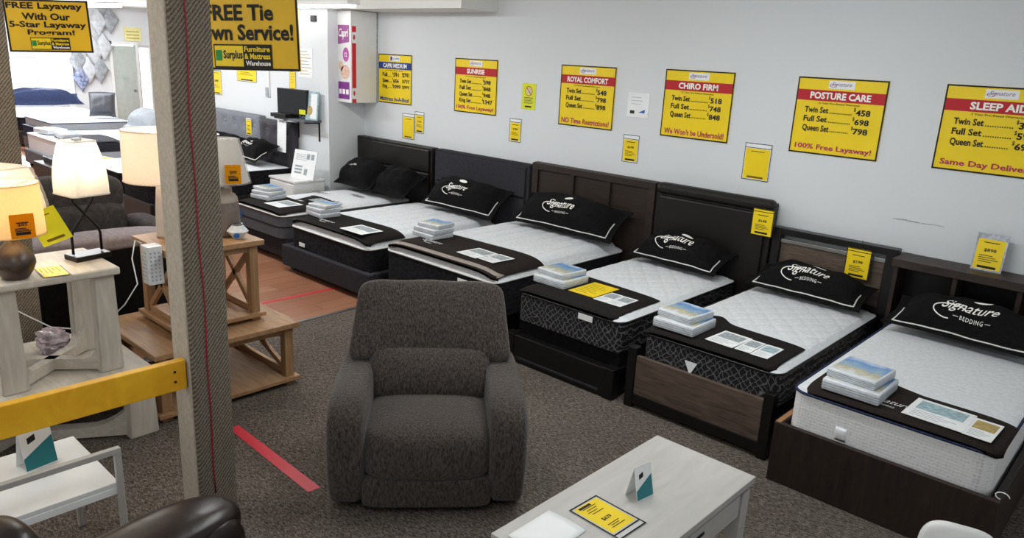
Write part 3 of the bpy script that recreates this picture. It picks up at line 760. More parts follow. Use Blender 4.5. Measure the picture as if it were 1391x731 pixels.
# bed 1 (in the wall corner)
t = bed_thing('charcoal upholstered bed frame with plain headboard in the wall corner')
b = MB().box((-8.32, 6.03, 0.05), (-6.83, 6.135, 1.23), 0.012, 2).box((-8.28, 6.005, 0.30), (-6.87, 6.035, 0.92), 0.012).box((-8.28, 6.005, 0.935), (-6.87, 6.035, 1.20), 0.012)
b.build('headboard', m_blackupho, t)
MB().box((-8.15, 4.28, 0.07), (-7.18, 6.03, 0.30), 0.01).build('base', m_greyupho, t)
legs(t, [(-8.1, 4.34), (-7.24, 4.34), (-8.1, 5.95), (-7.24, 5.95)], 0.07, 0.07)
ma, z1 = mattress('grey-sided mattress with white script-patterned top in the wall corner', -8.16, -7.19, 4.22, 6.02, 0.30, 0.545, 0.045, m_mattgrey, m_quilt, m_piping, 'none', seam=[0.5])
for k, (x, y, r) in enumerate([(-7.95, 5.2, 4), (-7.55, 5.45, -8), (-7.42, 5.0, 10), (-7.85, 5.65, 0), (-7.5, 5.75, 5), (-7.7, 5.0, -5)]):
    sg = MB(); a = radians(r+8); zz = z1(x, y)+0.006
    f = lambda X, Z: (x+X*cos(a)-Z*sin(a)-(-7.675), y+X*sin(a)+Z*cos(a)-5.12, zz-0.30)
    sg.text(['Capri', 'sleep', 'Capri'][k % 3], -0.13, -0.03, 0.13, 0.06, 0, 0.02, 0.4, fn=f).build('printed_script', m_black, ma)
pillow('black pillow with small white lettering at the corner bed', (-7.82, 5.60, 0.597), 0.78, 0.46, 0.27, 34, -3, False, 'CAPRI sleep', logo_s=1.2)
pillow('plain black pillow right of the lettered pillow on the corner bed', (-7.13, 5.62, 0.597), 0.64, 0.44, 0.27, 33, -2, False, None)
runner('dark grey runner on the mattress in the wall corner', -8.15, -7.20, 4.22, lambda u: 4.70, z1, 0.02, m_runner, None, None)
pack_stack(-7.93, 4.50, z1(-7.9, 4.5)+0.012, [(0, 0, 8, (1.1, 1.1, 0.8), 'bottom white packet of three'), (0.01, 0.0, 14, (1.05, 1.0, 0.7), 'middle white packet of three'), (-0.02, 0.01, 2, (0.95, 0.95, 0.6), 'top white packet of three')], 'on the mattress in the wall corner')
flat_card(-7.68, 4.30, -7.36, 4.60, z1(-7.5, 4.4)+0.014, 'grey leaflet beside the packets on the corner bed', 'grey')
t = thing('open_folder', 'dark folder with a grey picture lying open on the corner mattress', 'folder', (-7.42, 4.85, z1(-7.45, 4.85)+0.012), (0, 0, radians(6)))
MB().grid(12, 6, lambda u, v: (-0.26+0.5*u, -0.13+0.26*v, 0.012*sin(u*5)+0.02*(1-u)**3*v), 0.004).build('cover', m_runner, t, True)
MB().grid(12, 6, lambda u, v: (-0.10+0.28*u, -0.08+0.17*v, 0.012*sin((0.32+u*0.56)*5)+0.0065), 0.0015).build('picture', m_greyprint, t, True)
tag(MB().text('5', -8.06, 0.40, -8.02, 0.475, 4.212, 0.05).build('size_marker', m_bluelabel), 'blue numeral sticker on the grey mattress side', 'sticker')

# bed 2
t = bed_thing('low charcoal platform bed with grey fabric rails and headboard')
b = MB().box((-6.77, 6.02, 0.05), (-5.27, 6.13, 1.232), 0.012).box((-6.73, 5.995, 0.30), (-5.31, 6.03, 0.86), 0.01).box((-6.73, 5.995, 0.875), (-5.31, 6.03, 1.20), 0.01)
b.build('headboard', m_greyupho, t)
MB().box((-7.08, 4.15, 0.06), (-5.56, 4.22, 0.285), 0.012).build('foot_rail', m_greyupho, t)
MB().box((-7.08, 4.22, 0.06), (-7.01, 6.02, 0.285), 0.012).build('side_rail', m_greyupho, t)
MB().box((-5.63, 4.22, 0.06), (-5.56, 6.02, 0.285), 0.012).build('side_rail', m_greyupho, t)
MB().box((-7.01, 4.22, 0.15), (-5.63, 6.02, 0.22)).build('slat_deck', m_lacq, t)
legs(t, [(-7.0, 4.26), (-5.64, 4.26), (-7.0, 5.9), (-5.64, 5.9)], 0.07, 0.06)
ma, z2 = mattress('dark mattress with white quilted top on the low charcoal platform bed', -6.98, -5.64, 4.20, 5.99, 0.22, 0.50, 0.09, m_mattblack, m_quilt, m_piping, 'rows', 0.2)
runner('dark runner with white logo across the platform bed', -6.97, -5.66, 4.20, lambda u: 4.62+0.05*u, z2, 0.015, m_runner, None, (-6.50, 4.33))
pillow('wide black logo pillow on the low charcoal platform bed', (-5.98, 5.66, 0.60), 1.15, 0.43, 0.27, 38)
pack_stack(-6.74, 4.45, z2(-6.7, 4.45)+0.012, [(0, 0, -4, (1.05, 1.0, 0.75), 'bottom white packet of three'), (0.0, 0.0, -2, (1.0, 1.0, 0.7), 'middle white packet of three'), (0.01, 0.01, 10, (0.9, 0.9, 0.55), 'top white packet of three')], 'on the low charcoal platform bed')
flat_card(-6.13, 4.23, -5.78, 4.49, z2(-5.95, 4.4)+0.014, 'white leaflet on the low charcoal platform bed', 'grey')
tagcloth((-6.75, 4.19, 0.335), 0.10, 0.04, 'small white tag on the dark side of the platform bed mattress')

# bed 3
t = bed_thing('bed with brown three-panel wooden headboard behind the recliner')
b = MB().box((-5.25, 6.06, 0.05), (-3.73, 6.13, 1.27), 0.006)
b.build('headboard', m_espresso, t)
b = MB()
for x0, x1 in ((-5.25, -5.17), (-3.81, -3.73)): b.box((x0, 6.035, 0.05), (x1, 6.062, 1.265), 0.004)
b.box((-5.17, 6.035, 1.20), (-3.81, 6.062, 1.265), 0.004)
for xm in (-4.71, -4.26): b.box((xm-0.022, 6.035, 0.3), (xm+0.022, 6.062, 1.20), 0.004)
b.build('panel_frame', m_espresso, t)
MB().box((-5.35, 4.25, 0.0), (-4.03, 6.05, 0.26), 0.01).build('base', m_lacq, t)
ma, z3 = mattress('black mattress with white quilted top before the three-panel headboard', -5.40, -4.00, 4.22, 6.03, 0.26, 0.565, 0.08, m_mattblack, m_quilt, m_piping, 'rows', 0.2)
runner('dark brown runner with greige band behind the recliner', -5.39, -4.01, 4.22, lambda u: 4.80+0.04*u, z3, 0.02, m_runner2, m_greige, (-5.02, 4.45))
pillow('wide black logo pillow before the three-panel wooden headboard', (-4.54, 5.68, 0.648), 1.28, 0.42, 0.27, 36)
pack_stack(-5.20, 4.62, z3(-5.2, 4.6)+0.012, [(0, 0, -3, (1.05, 1.05, 0.75), 'bottom white packet of three'), (0.01, 0.0, 0, (1.05, 1.0, 0.75), 'middle white packet of three'), (0.02, 0.02, 8, (0.9, 0.95, 0.6), 'top white packet of three')], 'on the brown runner behind the recliner')
flat_card(-4.60, 4.36, -4.35, 4.62, z3(-4.5, 4.5)+0.014, 'left white leaflet of two on the greige-banded runner', 'grey', -4)
flat_card(-4.34, 4.37, -4.16, 4.62, z3(-4.3, 4.5)+0.014, 'right grey leaflet of two on the greige-banded runner', 'grey', -4)
tagcloth((-4.36, 4.212, 0.50), 0.12, 0.045, 'white tag on the black mattress behind the recliner')

# bed 4
t = bed_thing('black wooden bed frame with grooved low footboard and padded headboard')
b = MB().box((-3.71, 6.03, 0.05), (-2.58, 6.13, 1.255), 0.01).box((-3.66, 6.0, 0.3), (-2.63, 6.04, 1.17), 0.015)
b.box((-3.71, 6.00, 1.18), (-2.58, 6.12, 1.285), 0.045, 4)
b.build('headboard', m_blackupho, t)
MB().box((-3.815, 4.185, 0.0), (-2.775, 4.26, 0.225), 0.006).build('footboard', m_lacq, t)
MB().box((-3.69, 4.176, 0.04), (-2.90, 4.188, 0.055)).build('groove_strip', m_greyupho, t)
for x in (-3.81, -2.84): MB().box((x, 4.26, 0.03), (x+0.06, 6.0, 0.215), 0.004).build('side_rail', m_lacq, t)
for x in (-3.82, -2.86): MB().box((x, 4.178, 0), (x+0.09, 4.266, 0.232), 0.004).build('corner_post', m_lacq, t)
t = thing('box_spring', 'plain black box spring under the black damask mattress', 'box spring', (-3.285, 5.15, 0.10))
MB().box((-0.48, -0.87, 0), (0.48, 0.85, 0.235), 0.012).build('cover', m_blackcloth, t)
MB().box((-0.481, -0.871, 0.222), (0.481, 0.851, 0.232)).build('edge_tape', m_lacq, t)
ma, z4 = mattress('black damask twin mattress with white quilted top before the padded headboard', -3.78, -2.79, 4.25, 5.98, 0.335, 0.555, 0.03, m_damask, m_quilt, m_lacq, 'diamond', 0.16)
runner('black runner on the damask mattress of the padded-headboard bed', -3.785, -2.85, 4.25, lambda u: 4.92-0.08*u, z4, 0.02, m_runner, None, None)
pillow('black logo pillow before the padded black headboard', (-3.28, 5.66, 0.588), 0.90, 0.39, 0.23, 20, -3)
pack_stack(-3.63, 4.60, z4(-3.6, 4.6)+0.012, [(0, 0, 0, (1.1, 1.35, 1.0), 'lower white packet of two'), (-0.01, 0.02, -5, (0.95, 1.2, 0.7), 'upper beach-picture packet of two')], 'on the padded-headboard bed')
flat_card(-3.44, 4.46, -3.20, 4.80, z4(-3.3, 4.6)+0.014, 'yellow leaflet beside packets on the padded-headboard bed', 'yellow')
flat_card(-3.185, 4.44, -3.065, 4.68, z4(-3.1, 4.6)+0.014, 'narrow grey leaflet next to the yellow leaflet', 'grey')
flat_card(-3.06, 4.44, -2.94, 4.68, z4(-3.0, 4.6)+0.014, 'outer grey leaflet near the edge of the padded-headboard bed', 'grey')
tagcloth((-3.10, 4.243, 0.525), 0.13, 0.045, 'white label strip on the damask mattress front above the black footboard')

# bed 5
t = bed_thing('black bed frame with weathered oak panels in headboard and footboard')
b = MB()
for x0, x1 in ((-2.56, -2.49), (-1.665, -1.585)): b.box((x0, 6.03, 0), (x1, 6.12, 1.075), 0.004)
b.box((-2.49, 6.03, 1.02), (-1.665, 6.12, 1.075), 0.004)
b.box((-2.49, 6.035, 0.50), (-1.665, 6.115, 0.60), 0.004)
b.build('headboard_frame', m_lacq, t)
MB().box((-2.49, 6.06, 0.60), (-1.665, 6.10, 0.955), 0.002).build('headboard_panel', m_oakpanel, t)
MB().box((-2.49, 6.045, 0.955), (-1.665, 6.075, 0.985), 0.002).build('pale_strip', m_chrome, t)
MB().box((-2.62, 4.215, 0.105), (-1.695, 4.25, 0.385), 0.004).build('footboard_panel', m_oakpanel, t)
for x in (-2.685, -1.695): MB().box((x, 4.205, 0), (x+0.065, 4.275, 0.44), 0.004).build('corner_post', m_lacq, t)
MB().box((-2.62, 4.21, 0.03), (-1.695, 4.262, 0.105), 0.004).build('bottom_rail', m_lacq, t)
for x in (-2.68, -1.69): MB().box((x, 4.275, 0.06), (x+0.055, 6.03, 0.25), 0.004).build('side_rail', m_lacq, t)
t = thing('box_spring', 'low black foundation under the damask mattress of the oak-panelled bed', 'box spring', (-2.13, 5.12, 0.10))
MB().box((-0.47, -0.83, 0), (0.47, 0.88, 0.235), 0.012).build('cover', m_blackcloth, t)
MB().box((-0.471, -0.831, 0.222), (0.471, 0.881, 0.232)).build('edge_tape', m_lacq, t)
ma, z5 = mattress('black damask twin mattress with white quilted top on the oak-panelled bed', -2.61, -1.63, 4.25, 6.02, 0.335, 0.55, 0.03, m_damask, m_quilt, m_lacq, 'diamond', 0.16)
def in5(u): return 4.78 + 0.10*math.exp(-((u-0.28)/0.10)**2) - 0.05*u
runner('black runner with wavy edge on the oak-panelled bed', -2.615, -1.68, 4.25, in5, z5, 0.02, m_runner, None, None)
pillow('black logo pillow on the oak-panelled bed', (-2.13, 5.69, 0.583), 0.92, 0.37, 0.21, 17, -1)
pack_stack(-2.42, 4.46, z5(-2.4, 4.5)+0.012, [(0, 0, 0, (1.1, 1.3, 1.05), 'lower white packet of two'), (-0.01, 0.02, -6, (0.95, 1.15, 0.8), 'upper beach-picture packet of two')], 'on the oak-panelled bed')
flat_card(-2.19, 4.34, -1.99, 4.60, z5(-2.1, 4.45)+0.014, 'first leaflet beside the packets on the oak-panelled bed', 'grey', -3)
flat_card(-1.985, 4.34, -1.88, 4.58, z5(-1.95, 4.45)+0.014, 'middle leaflet of three on the oak-panelled bed', 'grey')
flat_card(-1.875, 4.335, -1.76, 4.58, z5(-1.8, 4.45)+0.014, 'bluish outer leaflet of three on the oak-panelled bed', 'white')
tg = MB().poly([(-0.045, 0.04), (0.045, 0.04), (0.0, -0.05)], 0.004, 'y', 0).build('mattress_tag', m_paper, None, False, (-2.22, 4.236, 0.42))
tag(tg, 'white triangular tag hanging over the oak footboard panel', 'tag')

# bed 6 with bookcase headboard
t = bed_thing('dark walnut storage bed with bookcase headboard at the right edge')
MB().box((-1.535, 4.02, 0), (-0.40, 4.055, 0.37), 0.003).build('footboard', m_walnut, t)
for x in (-1.535, -0.435): MB().box((x, 4.055, 0), (x+0.035, 5.88, 0.37), 0.003).build('side_rail', m_walnut, t)
MB().box((-1.533, 4.03, 0.368), (-1.503, 5.80, 0.373)).build('raw_edge', m_oakraw, t)
MB().box((-1.50, 4.055, 0.28), (-0.435, 5.87, 0.31)).build('deck_board', m_lacq, t)
MB().box((-1.57, 5.865, 0.985), (-0.33, 6.15, 1.045), 0.003).build('headboard_top', m_walnuth, t)
MB().box((-1.55, 6.12, 0.05), (-0.35, 6.15, 0.985)).build('headboard_back', m_lacq, t)
for x in (-1.555, -1.165, -0.775, -0.375): MB().box((x, 5.885, 0.0), (x+0.03, 6.12, 0.985), 0.002).build('headboard_divider', m_walnut, t)
MB().box((-1.53, 5.89, 0.60), (-0.37, 6.12, 0.625), 0.002).build('headboard_shelf', m_walnuth, t)
ma, z6 = mattress('white knit mattress with plain top on the dark walnut storage bed', -1.485, -0.455, 4.07, 5.86, 0.31, 0.575, 0.02, m_knit, m_quilt, m_navy, 'none', rad=0.09)
runner('black runner with white script on the white knit mattress', -1.42, -0.44, 4.07, lambda u: 4.47+0.10*(1-u)*sin(pi*min(1, u*1.5+0.2)), z6, 0.02, m_runner2, None, (-1.02, 4.22))
pillow('black logo pillow before the walnut bookcase headboard', (-0.98, 5.53, 0.597), 1.00, 0.38, 0.23, 18, -2, logo_s=1.05)
pack_stack(-1.19, 4.28, z6(-1.2, 4.3)+0.012, [(0, 0, 0, (1.1, 1.35, 1.05), 'lower white packet of two'), (-0.01, 0.02, -4, (0.95, 1.2, 0.8), 'upper beach-picture packet of two')], 'on the walnut storage bed')
flat_card(-0.92, 4.13, -0.63, 4.41, z6(-0.8, 4.3)+0.014, 'large pale leaflet on the walnut storage bed', 'white', -2)
flat_card(-0.63, 4.12, -0.50, 4.38, z6(-0.6, 4.3)+0.014, 'tan and blue leaflet at the corner of the walnut storage bed', 'tan', -2)
tg = MB().grid(6, 4, lambda u, v: (-0.03+0.06*u, -0.012*sin(v*2.5)-0.002, 0.08*v), 0.003).build('mattress_tag', m_paper, None, True, (-1.18, 4.066, 0.372))
tag(tg, 'white fabric tab on the front of the white knit mattress', 'tag')
tag(MB().tube([(-0.42+0.03*cos(a), 4.0-0.0, 0.395+0.02*sin(a)) for a in [k*0.5 for k in range(10)]], 0.003, 5).build('cable_loop', m_paper, None, True, (0.02, 0.06, -0.004)), 'thin white cord loop at the corner of the walnut bed', 'cord')

# price cards hung on the headboards
t = price_card((-2.735, 5.985, 0.985), (0, 0, 0), 0.185, 0.225, 'yellow price card hung on the padded black headboard', 4, '$648', 0.02, header=m_yellow)
h = MB().tube([(0.17, 0.004, 0.0), (0.198, 0.004, 0.0), (0.198, 0.004, 0.262), (0.05, 0.004, 0.262)], 0.003, 6).build('wire_holder', m_blackplast, t, True)
t = price_card((-1.945, 6.02, 0.795), (0, 0, 0), 0.185, 0.235, 'yellow price card hung on the weathered oak headboard panel', 4, '$598', 0.02, header=m_yellow)
h = MB().tube([(0.175, 0.004, 0.0), (0.20, 0.004, 0.0), (0.20, 0.004, 0.24), (0.10, 0.004, 0.24), (0.10, 0.004, 0.30)], 0.0035, 6).build('wire_holder', m_blackplast, t, True)
price_card((-1.105, 6.03, 1.046), (radians(-10), 0, 0), 0.19, 0.26, 'yellow price card in a silvery sleeve standing on the bookcase headboard', 4, '$898', 0.03, border=m_silver, header=m_silver)

# ------------------------------------------------------------------ the grey recliner
def recliner():
    fx = Vector((0.627, 0.696, 0)).normalized()      # along the front, viewer's left to right
    ang = math.atan2(fx.y, fx.x)
    t = thing('recliner', 'charcoal chenille recliner armchair on the carpet before the beds', 'armchair', (-2.613, 2.317, 0), (0, 0, ang))
    # footrest panel and plinth
    MB().box((-0.40, 0.10, 0.0), (0.40, 0.80, 0.06), 0.01).build('base_frame', m_blackplast, t)
    MB().sq((0, 0.06, 0.125), (0.335, 0.075, 0.085), 8, 12).build('kick_panel', m_recliner, t, True)
    def seatf(x, y, z):
        zz = z
        if z > 0: zz = z*(1+0.14*(1-x*x)*(1-0.5*y*y)) - 0.10*max(0, y)
        yy = y
        if y < 0: yy = y*(1+0.09*(1-x*x)*(1-z*z))
        return (x*(1+0.03*(y < 0)*(-y)), yy, zz)
    MB().sq((0, 0.31, 0.325), (0.338, 0.325, 0.155), 5.5, 18, seatf).build('seat_cushion', m_recliner, t, True)
    def lumf(x, y, z):
        return (x, y*(1+0.35*(1-x*x)*(1-z*z)) if y < 0 else y, z)
    MB().sq((0, 0, 0), (0.34, 0.13, 0.15), 7, 18, lumf, Matrix.Translation((0, 0.575, 0.555)) @ Euler((radians(-24), 0, 0)).to_matrix().to_4x4()).build('lumbar_cushion', m_recliner, t, True)
    def headf(x, y, z):
        wx = 1.0-0.125*(z*0.5+0.5)
        yy = y*(1+0.25*(1-x*x)*(1-z*z)) if y < 0 else y
        zz = z
        if z < 0: zz = z+0.16*(1-x*x)*(-z)
        if z > 0: zz = z+0.04*(1-x*x)*z
        wob = 0.012*sin(9*x+2)*(abs(z) > 0.8)
        return (x*wx, yy, zz+wob)
    MB().sq((0, 0, 0), (0.465, 0.115, 0.232), 10, 22, headf, Matrix.Translation((0, 0.685, 0.815)) @ Euler((radians(-23), 0, 0)).to_matrix().to_4x4()).build('head_cushion', m_recliner, t, True)
    MB().sq((0, 0, 0), (0.37, 0.06, 0.40), 8, 12, lambda x, y, z: (x*(1-0.06*(z*0.5+0.5)), y, z), Matrix.Translation((0, 0.83, 0.56)) @ Euler((radians(-20), 0, 0)).to_matrix().to_4x4()).build('back_shell', m_recliner, t, True)
    for s in (-1, 1):
        def armf(x, y, z, s=s):
            top = z*0.5+0.5                     # 0 floor, 1 top
            zz = z - 0.10*top*max(0, -y)**3 + 0.13*top*max(0, y)
            yy = y*(1-0.0*top)
            if y < 0: yy = y*(0.97+0.07*(1-z*z))
            xx = x*(0.93+0.14*math.sin(min(1, top*1.05)*pi*0.66)) - s*0.045*top*top
            xx = xx - s*(0.22*max(0, y)*top)
            zz = zz - 0.055*(x*s)*top*(x*s > 0)
            return (xx, yy, zz)
        MB().sq((s*0.418, 0.40, 0.325), (0.10, 0.405, 0.305), 6.5, 18, armf).build('armrest', m_recliner, t, True)
    return t
recliner()

# ------------------------------------------------------------------ white coffee table in front
def tent_card(loc, yaw, label, s=1.0):
    t = thing('tent_card', label, 'tent card', loc, (0, 0, radians(yaw)), 'white and teal tent cards')
    W, H, D = 0.115*s, 0.165*s, 0.04*s
    MB().poly([(-D, 0), (-D+0.002, 0), (0, H-0.003), (D-0.002, 0), (D, 0), (0.001, H), (-0.001, H)], W, 'x', -W/2).build('folded_card', m_paper, t)
    k = D/H
    def onf(x, z): return (x, -D+z*k-0.0012, z)
    b = bmesh.new(); b.faces.new([b.verts.new(onf(x, z)) for x, z in ((-W/2+0.001, 0.004), (W/2-0.001, 0.004), (W/2-0.001, H*0.66), (W*0.1, H*0.52), (-W/2+0.001, H*0.30))])
    m = MB(); m.merge(b); m.build('teal_panel', m_teal, t)
    b = bmesh.new(); b.faces.new([b.verts.new(onf(x, z)) for x, z in ((-W*0.28, H*0.60), (-W*0.02, H*0.66), (-W*0.02, H*0.80), (-W*0.28, H*0.74))])
    m = MB(); m.merge(b); m.build('dark_mark', m_black, t)
    return t
t = thing('coffee_table', 'white oak laminate coffee table in the near foreground', 'coffee table', (-1.545, 2.585, 0))
MB().box((-0.275, -0.62, 0.425), (0.275, 0.62, 0.46), 0.003).build('table_top', m_whitetop, t)
MB().box((-0.255, -0.58, 0.40), (0.255, 0.58, 0.424)).build('lift_frame', m_lacq, t)
MB().box((-0.265, -0.60, 0.29), (0.265, 0.50, 0.405), 0.003).build('drawer_box', m_whitetop, t)
for x in (-0.265, 0.195):
    for y in (-0.60, 0.53): MB().box((x, y, 0), (x+0.07, y+0.07, 0.40), 0.003).build('leg', m_whitetop, t)
MB().box((-0.25, -0.58, 0.08), (0.25, 0.55, 0.105), 0.003).build('lower_shelf', m_whitetop, t)
MB().box((0.2655, 0.10, 0.36), (0.27, 0.16, 0.372)).build('handle', m_blackplast, t)
tent_card((-1.565, 2.655, 0.4605), 82, 'teal and white tent card on the white coffee table', 0.92)
t = price_card((-1.695, 2.505, 0.4605), (radians(-90), 0, radians(-4)), 0.27, 0.19, 'placeholder', 0, '', 0.0)
bpy.data.objects.remove([c for c in t.children if c.name.startswith('print')][0]) if False else None
for c in list(t.children): bpy.data.objects.remove(c)
t.name = 'price_card'; t['label'] = 'yellow price card in black-edged sleeve on the white coffee table'
t.location = (-1.70, 2.318, 0.462); t.rotation_euler = (radians(-90), 0, radians(-2))
MB().box((0, -0.0015, 0), (0.275, 0.0015, 0.185)).build('sleeve', m_greyprint if False else plain('clear sleeve over white', '#c9c9c8', 0.3), t)
fb = frame_bars(MB(), 0.275, 0.185, 0.0085, -0.0022); fb.rect(0.236, 0.0085, 0.2445, 0.1765, -0.0022); fb.build('border', m_black, t)
MB().rect(0.014, 0.016, 0.228, 0.169, -0.0021).build('sheet', m_yellow, t)
tx = MB()
def vtext(mb, st, cx, cz, wl, hl):        # lettering turned a quarter
    f = lambda X, Z: (cx-Z, -0.003, cz+X)
    mb.text(st, -wl/2, -hl/2, wl/2, hl/2, 0, 0.02, fn=f)
vtext(tx, '$629', 0.140, 0.085, 0.055, 0.024)
for k, x in enumerate((0.04, 0.055, 0.07, 0.085, 0.175, 0.187, 0.199)): tx.rect(x, 0.045+0.01*(k % 2), x+0.004, 0.13-0.012*(k % 3), -0.003)
tx.rect(0.022, 0.035, 0.036, 0.11, -0.003)
tx.build('print', m_black, t)
tag(MB().grid(8, 6, lambda u, v: (-0.10+0.2*u, -0.13+0.26*v, 0.001+0.006*sin(u*3)*v), 0.002).build('paper_sheet', m_film if False else m_paper, None, True, (-1.66, 2.13, 0.461)), 'white sheet in clear sleeve beside the price card on the coffee table', 'paper')

# white rounded chair back at the lower right corner
t = thing('white_chair', 'white rounded chair back poking up at the lower right edge', 'chair', (-0.37, 2.86, 0.03), (0, 0, radians(15)))
MB().sq((0, 0.0, 0.62), (0.13, 0.035, 0.15), 3.2, 14, lambda x, y, z: (x, y+0.5*x*x, z)).build('backrest', m_whitetab, t, True)
MB().sq((0, -0.22, 0.44), (0.2, 0.2, 0.03), 4, 10).build('seat', m_whitetab, t, True)
for x in (-0.15, 0.15):
    for y in (-0.38, -0.06): MB().tube([(x, y, 0.43), (x*1.15, y, -0.03)], 0.014, 8).build('leg', m_chrome, t, True)
for x in (-0.09, 0.09): MB().tube([(x, -0.06, 0.44), (x, 0.0, 0.55)], 0.012, 8).build('upright', m_whitetab, t, True)

# ------------------------------------------------------------------ leather sofa, bottom left
t = thing('leather_sofa', 'dark brown leather sofa with rolled arm at the lower left', 'sofa', (-2.47, 0.85, 0), (0, 0, radians(10)))
def arm_l(x, y, z): return (x*(1+0.06*z), y, z-0.05*max(0, y)**2)
MB().sq((0, -0.03, 0.30), (0.125, 0.42, 0.30), 6, 14).build('arm_side', m_leather, t, True)
MB().sq((-0.025, -0.03, 0.535), (0.140, 0.445, 0.105), 2.9, 18, arm_l).build('arm_roll', m_leather, t, True)
MB().sq((0.80, -0.02, 0.28), (0.68, 0.40, 0.20), 6, 14).build('seat_cushion', m_leather, t, True)
MB().sq((1.00, -0.36, 0.58), (0.80, 0.13, 0.34), 4, 16, lambda x, y, z: (x, y, z+0.04*(1-x*x))).build('back_cushion', m_leather, t, True)
MB().sq((-0.06, -0.40, 0.645), (0.15, 0.12, 0.24), 2.7, 14).build('back_wing', m_leather, t, True)
for x in (0, 1.3):
    for y in (-0.38, 0.30): MB().box((x-0.03, y-0.03, 0), (x+0.03, y+0.03, 0.06)).build('foot', m_lacq, t)

# ------------------------------------------------------------------ white side table with rail
t = thing('side_table', 'white side table with metal side rail at the lower left', 'side table', (-3.43, 0.77, 0))
MB().box((-0.28, -0.27, 0.452), (0.27, 0.265, 0.475), 0.003).build('table_top', m_whitetab, t)
MB().box((0.262, -0.27, 0.42), (0.272, 0.265, 0.452), 0.001).build('apron', m_sheetlit, t)
m_pale = plain('pale painted metal', '#b9b4ae', 0.4, 0.2, var=0.04)
b = MB().bar((0.275, 0.268, 0), (0.275, 0.268, 0.64), 0.028, 0.022).build('rail_post', m_pale, t)
MB().bar((0.275, -0.36, 0), (0.275, -0.36, 0.64), 0.028, 0.022).build('rail_post', m_pale, t)
MB().bar((0.275, -0.37, 0.628), (0.275, 0.279, 0.628), 0.026, 0.028).build('side_rail', m_pale, t)
MB().bar((0.265, -0.36, 0.463), (0.265, -0.26, 0.463), 0.02, 0.02).build('rail_bracket', m_pale, t)
for x, y in ((-0.26, -0.25), (-0.26, 0.25), (0.18, -0.22)): MB().bar((x, y, 0), (x, y, 0.452), 0.024, 0.024).build('leg', m_pale, t)
tent_card((-3.545, 0.835, 0.4755), 100, 'teal and white tent card on the white side table', 1.15)

# ------------------------------------------------------------------ whitewashed tables, stacked
def trestle(t, hx, hy, h, leg, rise, mat, matv):
    for sx in (-1, 1):
        for sy in (-1, 1):
            b = MB().poly([(-leg*0.5, 0), (leg*0.5, 0), (leg*0.42, h), (-leg*0.42, h)], leg*0.55, 'y', -leg*0.275, 0.006)
            o = b.build('leg', matv, t); o.location = (sx*(hx-leg*0.5), sy*(hy-leg*0.45), 0); o.rotation_euler = (0, 0, radians(90))
    for s in (1, -1):
        N = 14; pts = []
        p0, p1 = Vector((-(hx-leg*0.6), -s*(hy-leg*0.6), 0)), Vector(((hx-leg*0.6), s*(hy-leg*0.6), 0))
        b = MB()
        def fn(u, v):
            p = p0.lerp(p1, u); e = abs(2*u-1); z = 0.02 + 0.0*v
            top = 0.075+rise*max(0, (e-0.62)/0.38)**2
            d = (p1-p0).normalized(); nrm = Vector((-d.y, d.x, 0))
            a = [(-1, 0), (1, 0), (1, 1), (-1, 1), (-1, 0)]; k = int(round(v*4)); q = a[k]
            return tuple(p + nrm*q[0]*leg*0.22 + Vector((0, 0, 0.012 if q[1] == 0 else top)))
        b.grid(24, 4, fn); b.build('stretcher', mat, t)
t = thing('coffee_table', 'large whitewashed coffee table carrying the lamp table at left', 'coffee table', (-4.80, 1.03, 0))
MB().box((-0.46, -0.67, 0.385), (0.455, 0.67, 0.43), 0.012, 3).build('table_top', m_whitewash, t)
MB().box((-0.38, -0.58, 0.335), (0.38, 0.58, 0.385), 0.004).build('apron', m_whitewash, t)
trestle(t, 0.45, 0.66, 0.385, 0.17, 0.14, m_whitewash, m_whitewashv)
t = thing('end_table', 'whitewashed end table with crossed base standing on the large coffee table', 'end table', (-4.71, 1.25, 0.43))
MB().box((-0.29, -0.33, 0.585), (0.275, 0.325, 0.63), 0.012, 3).build('table_top', m_whitewash, t)
trestle(t, 0.265, 0.305, 0.585, 0.13, 0.13, m_whitewash, m_whitewashv)

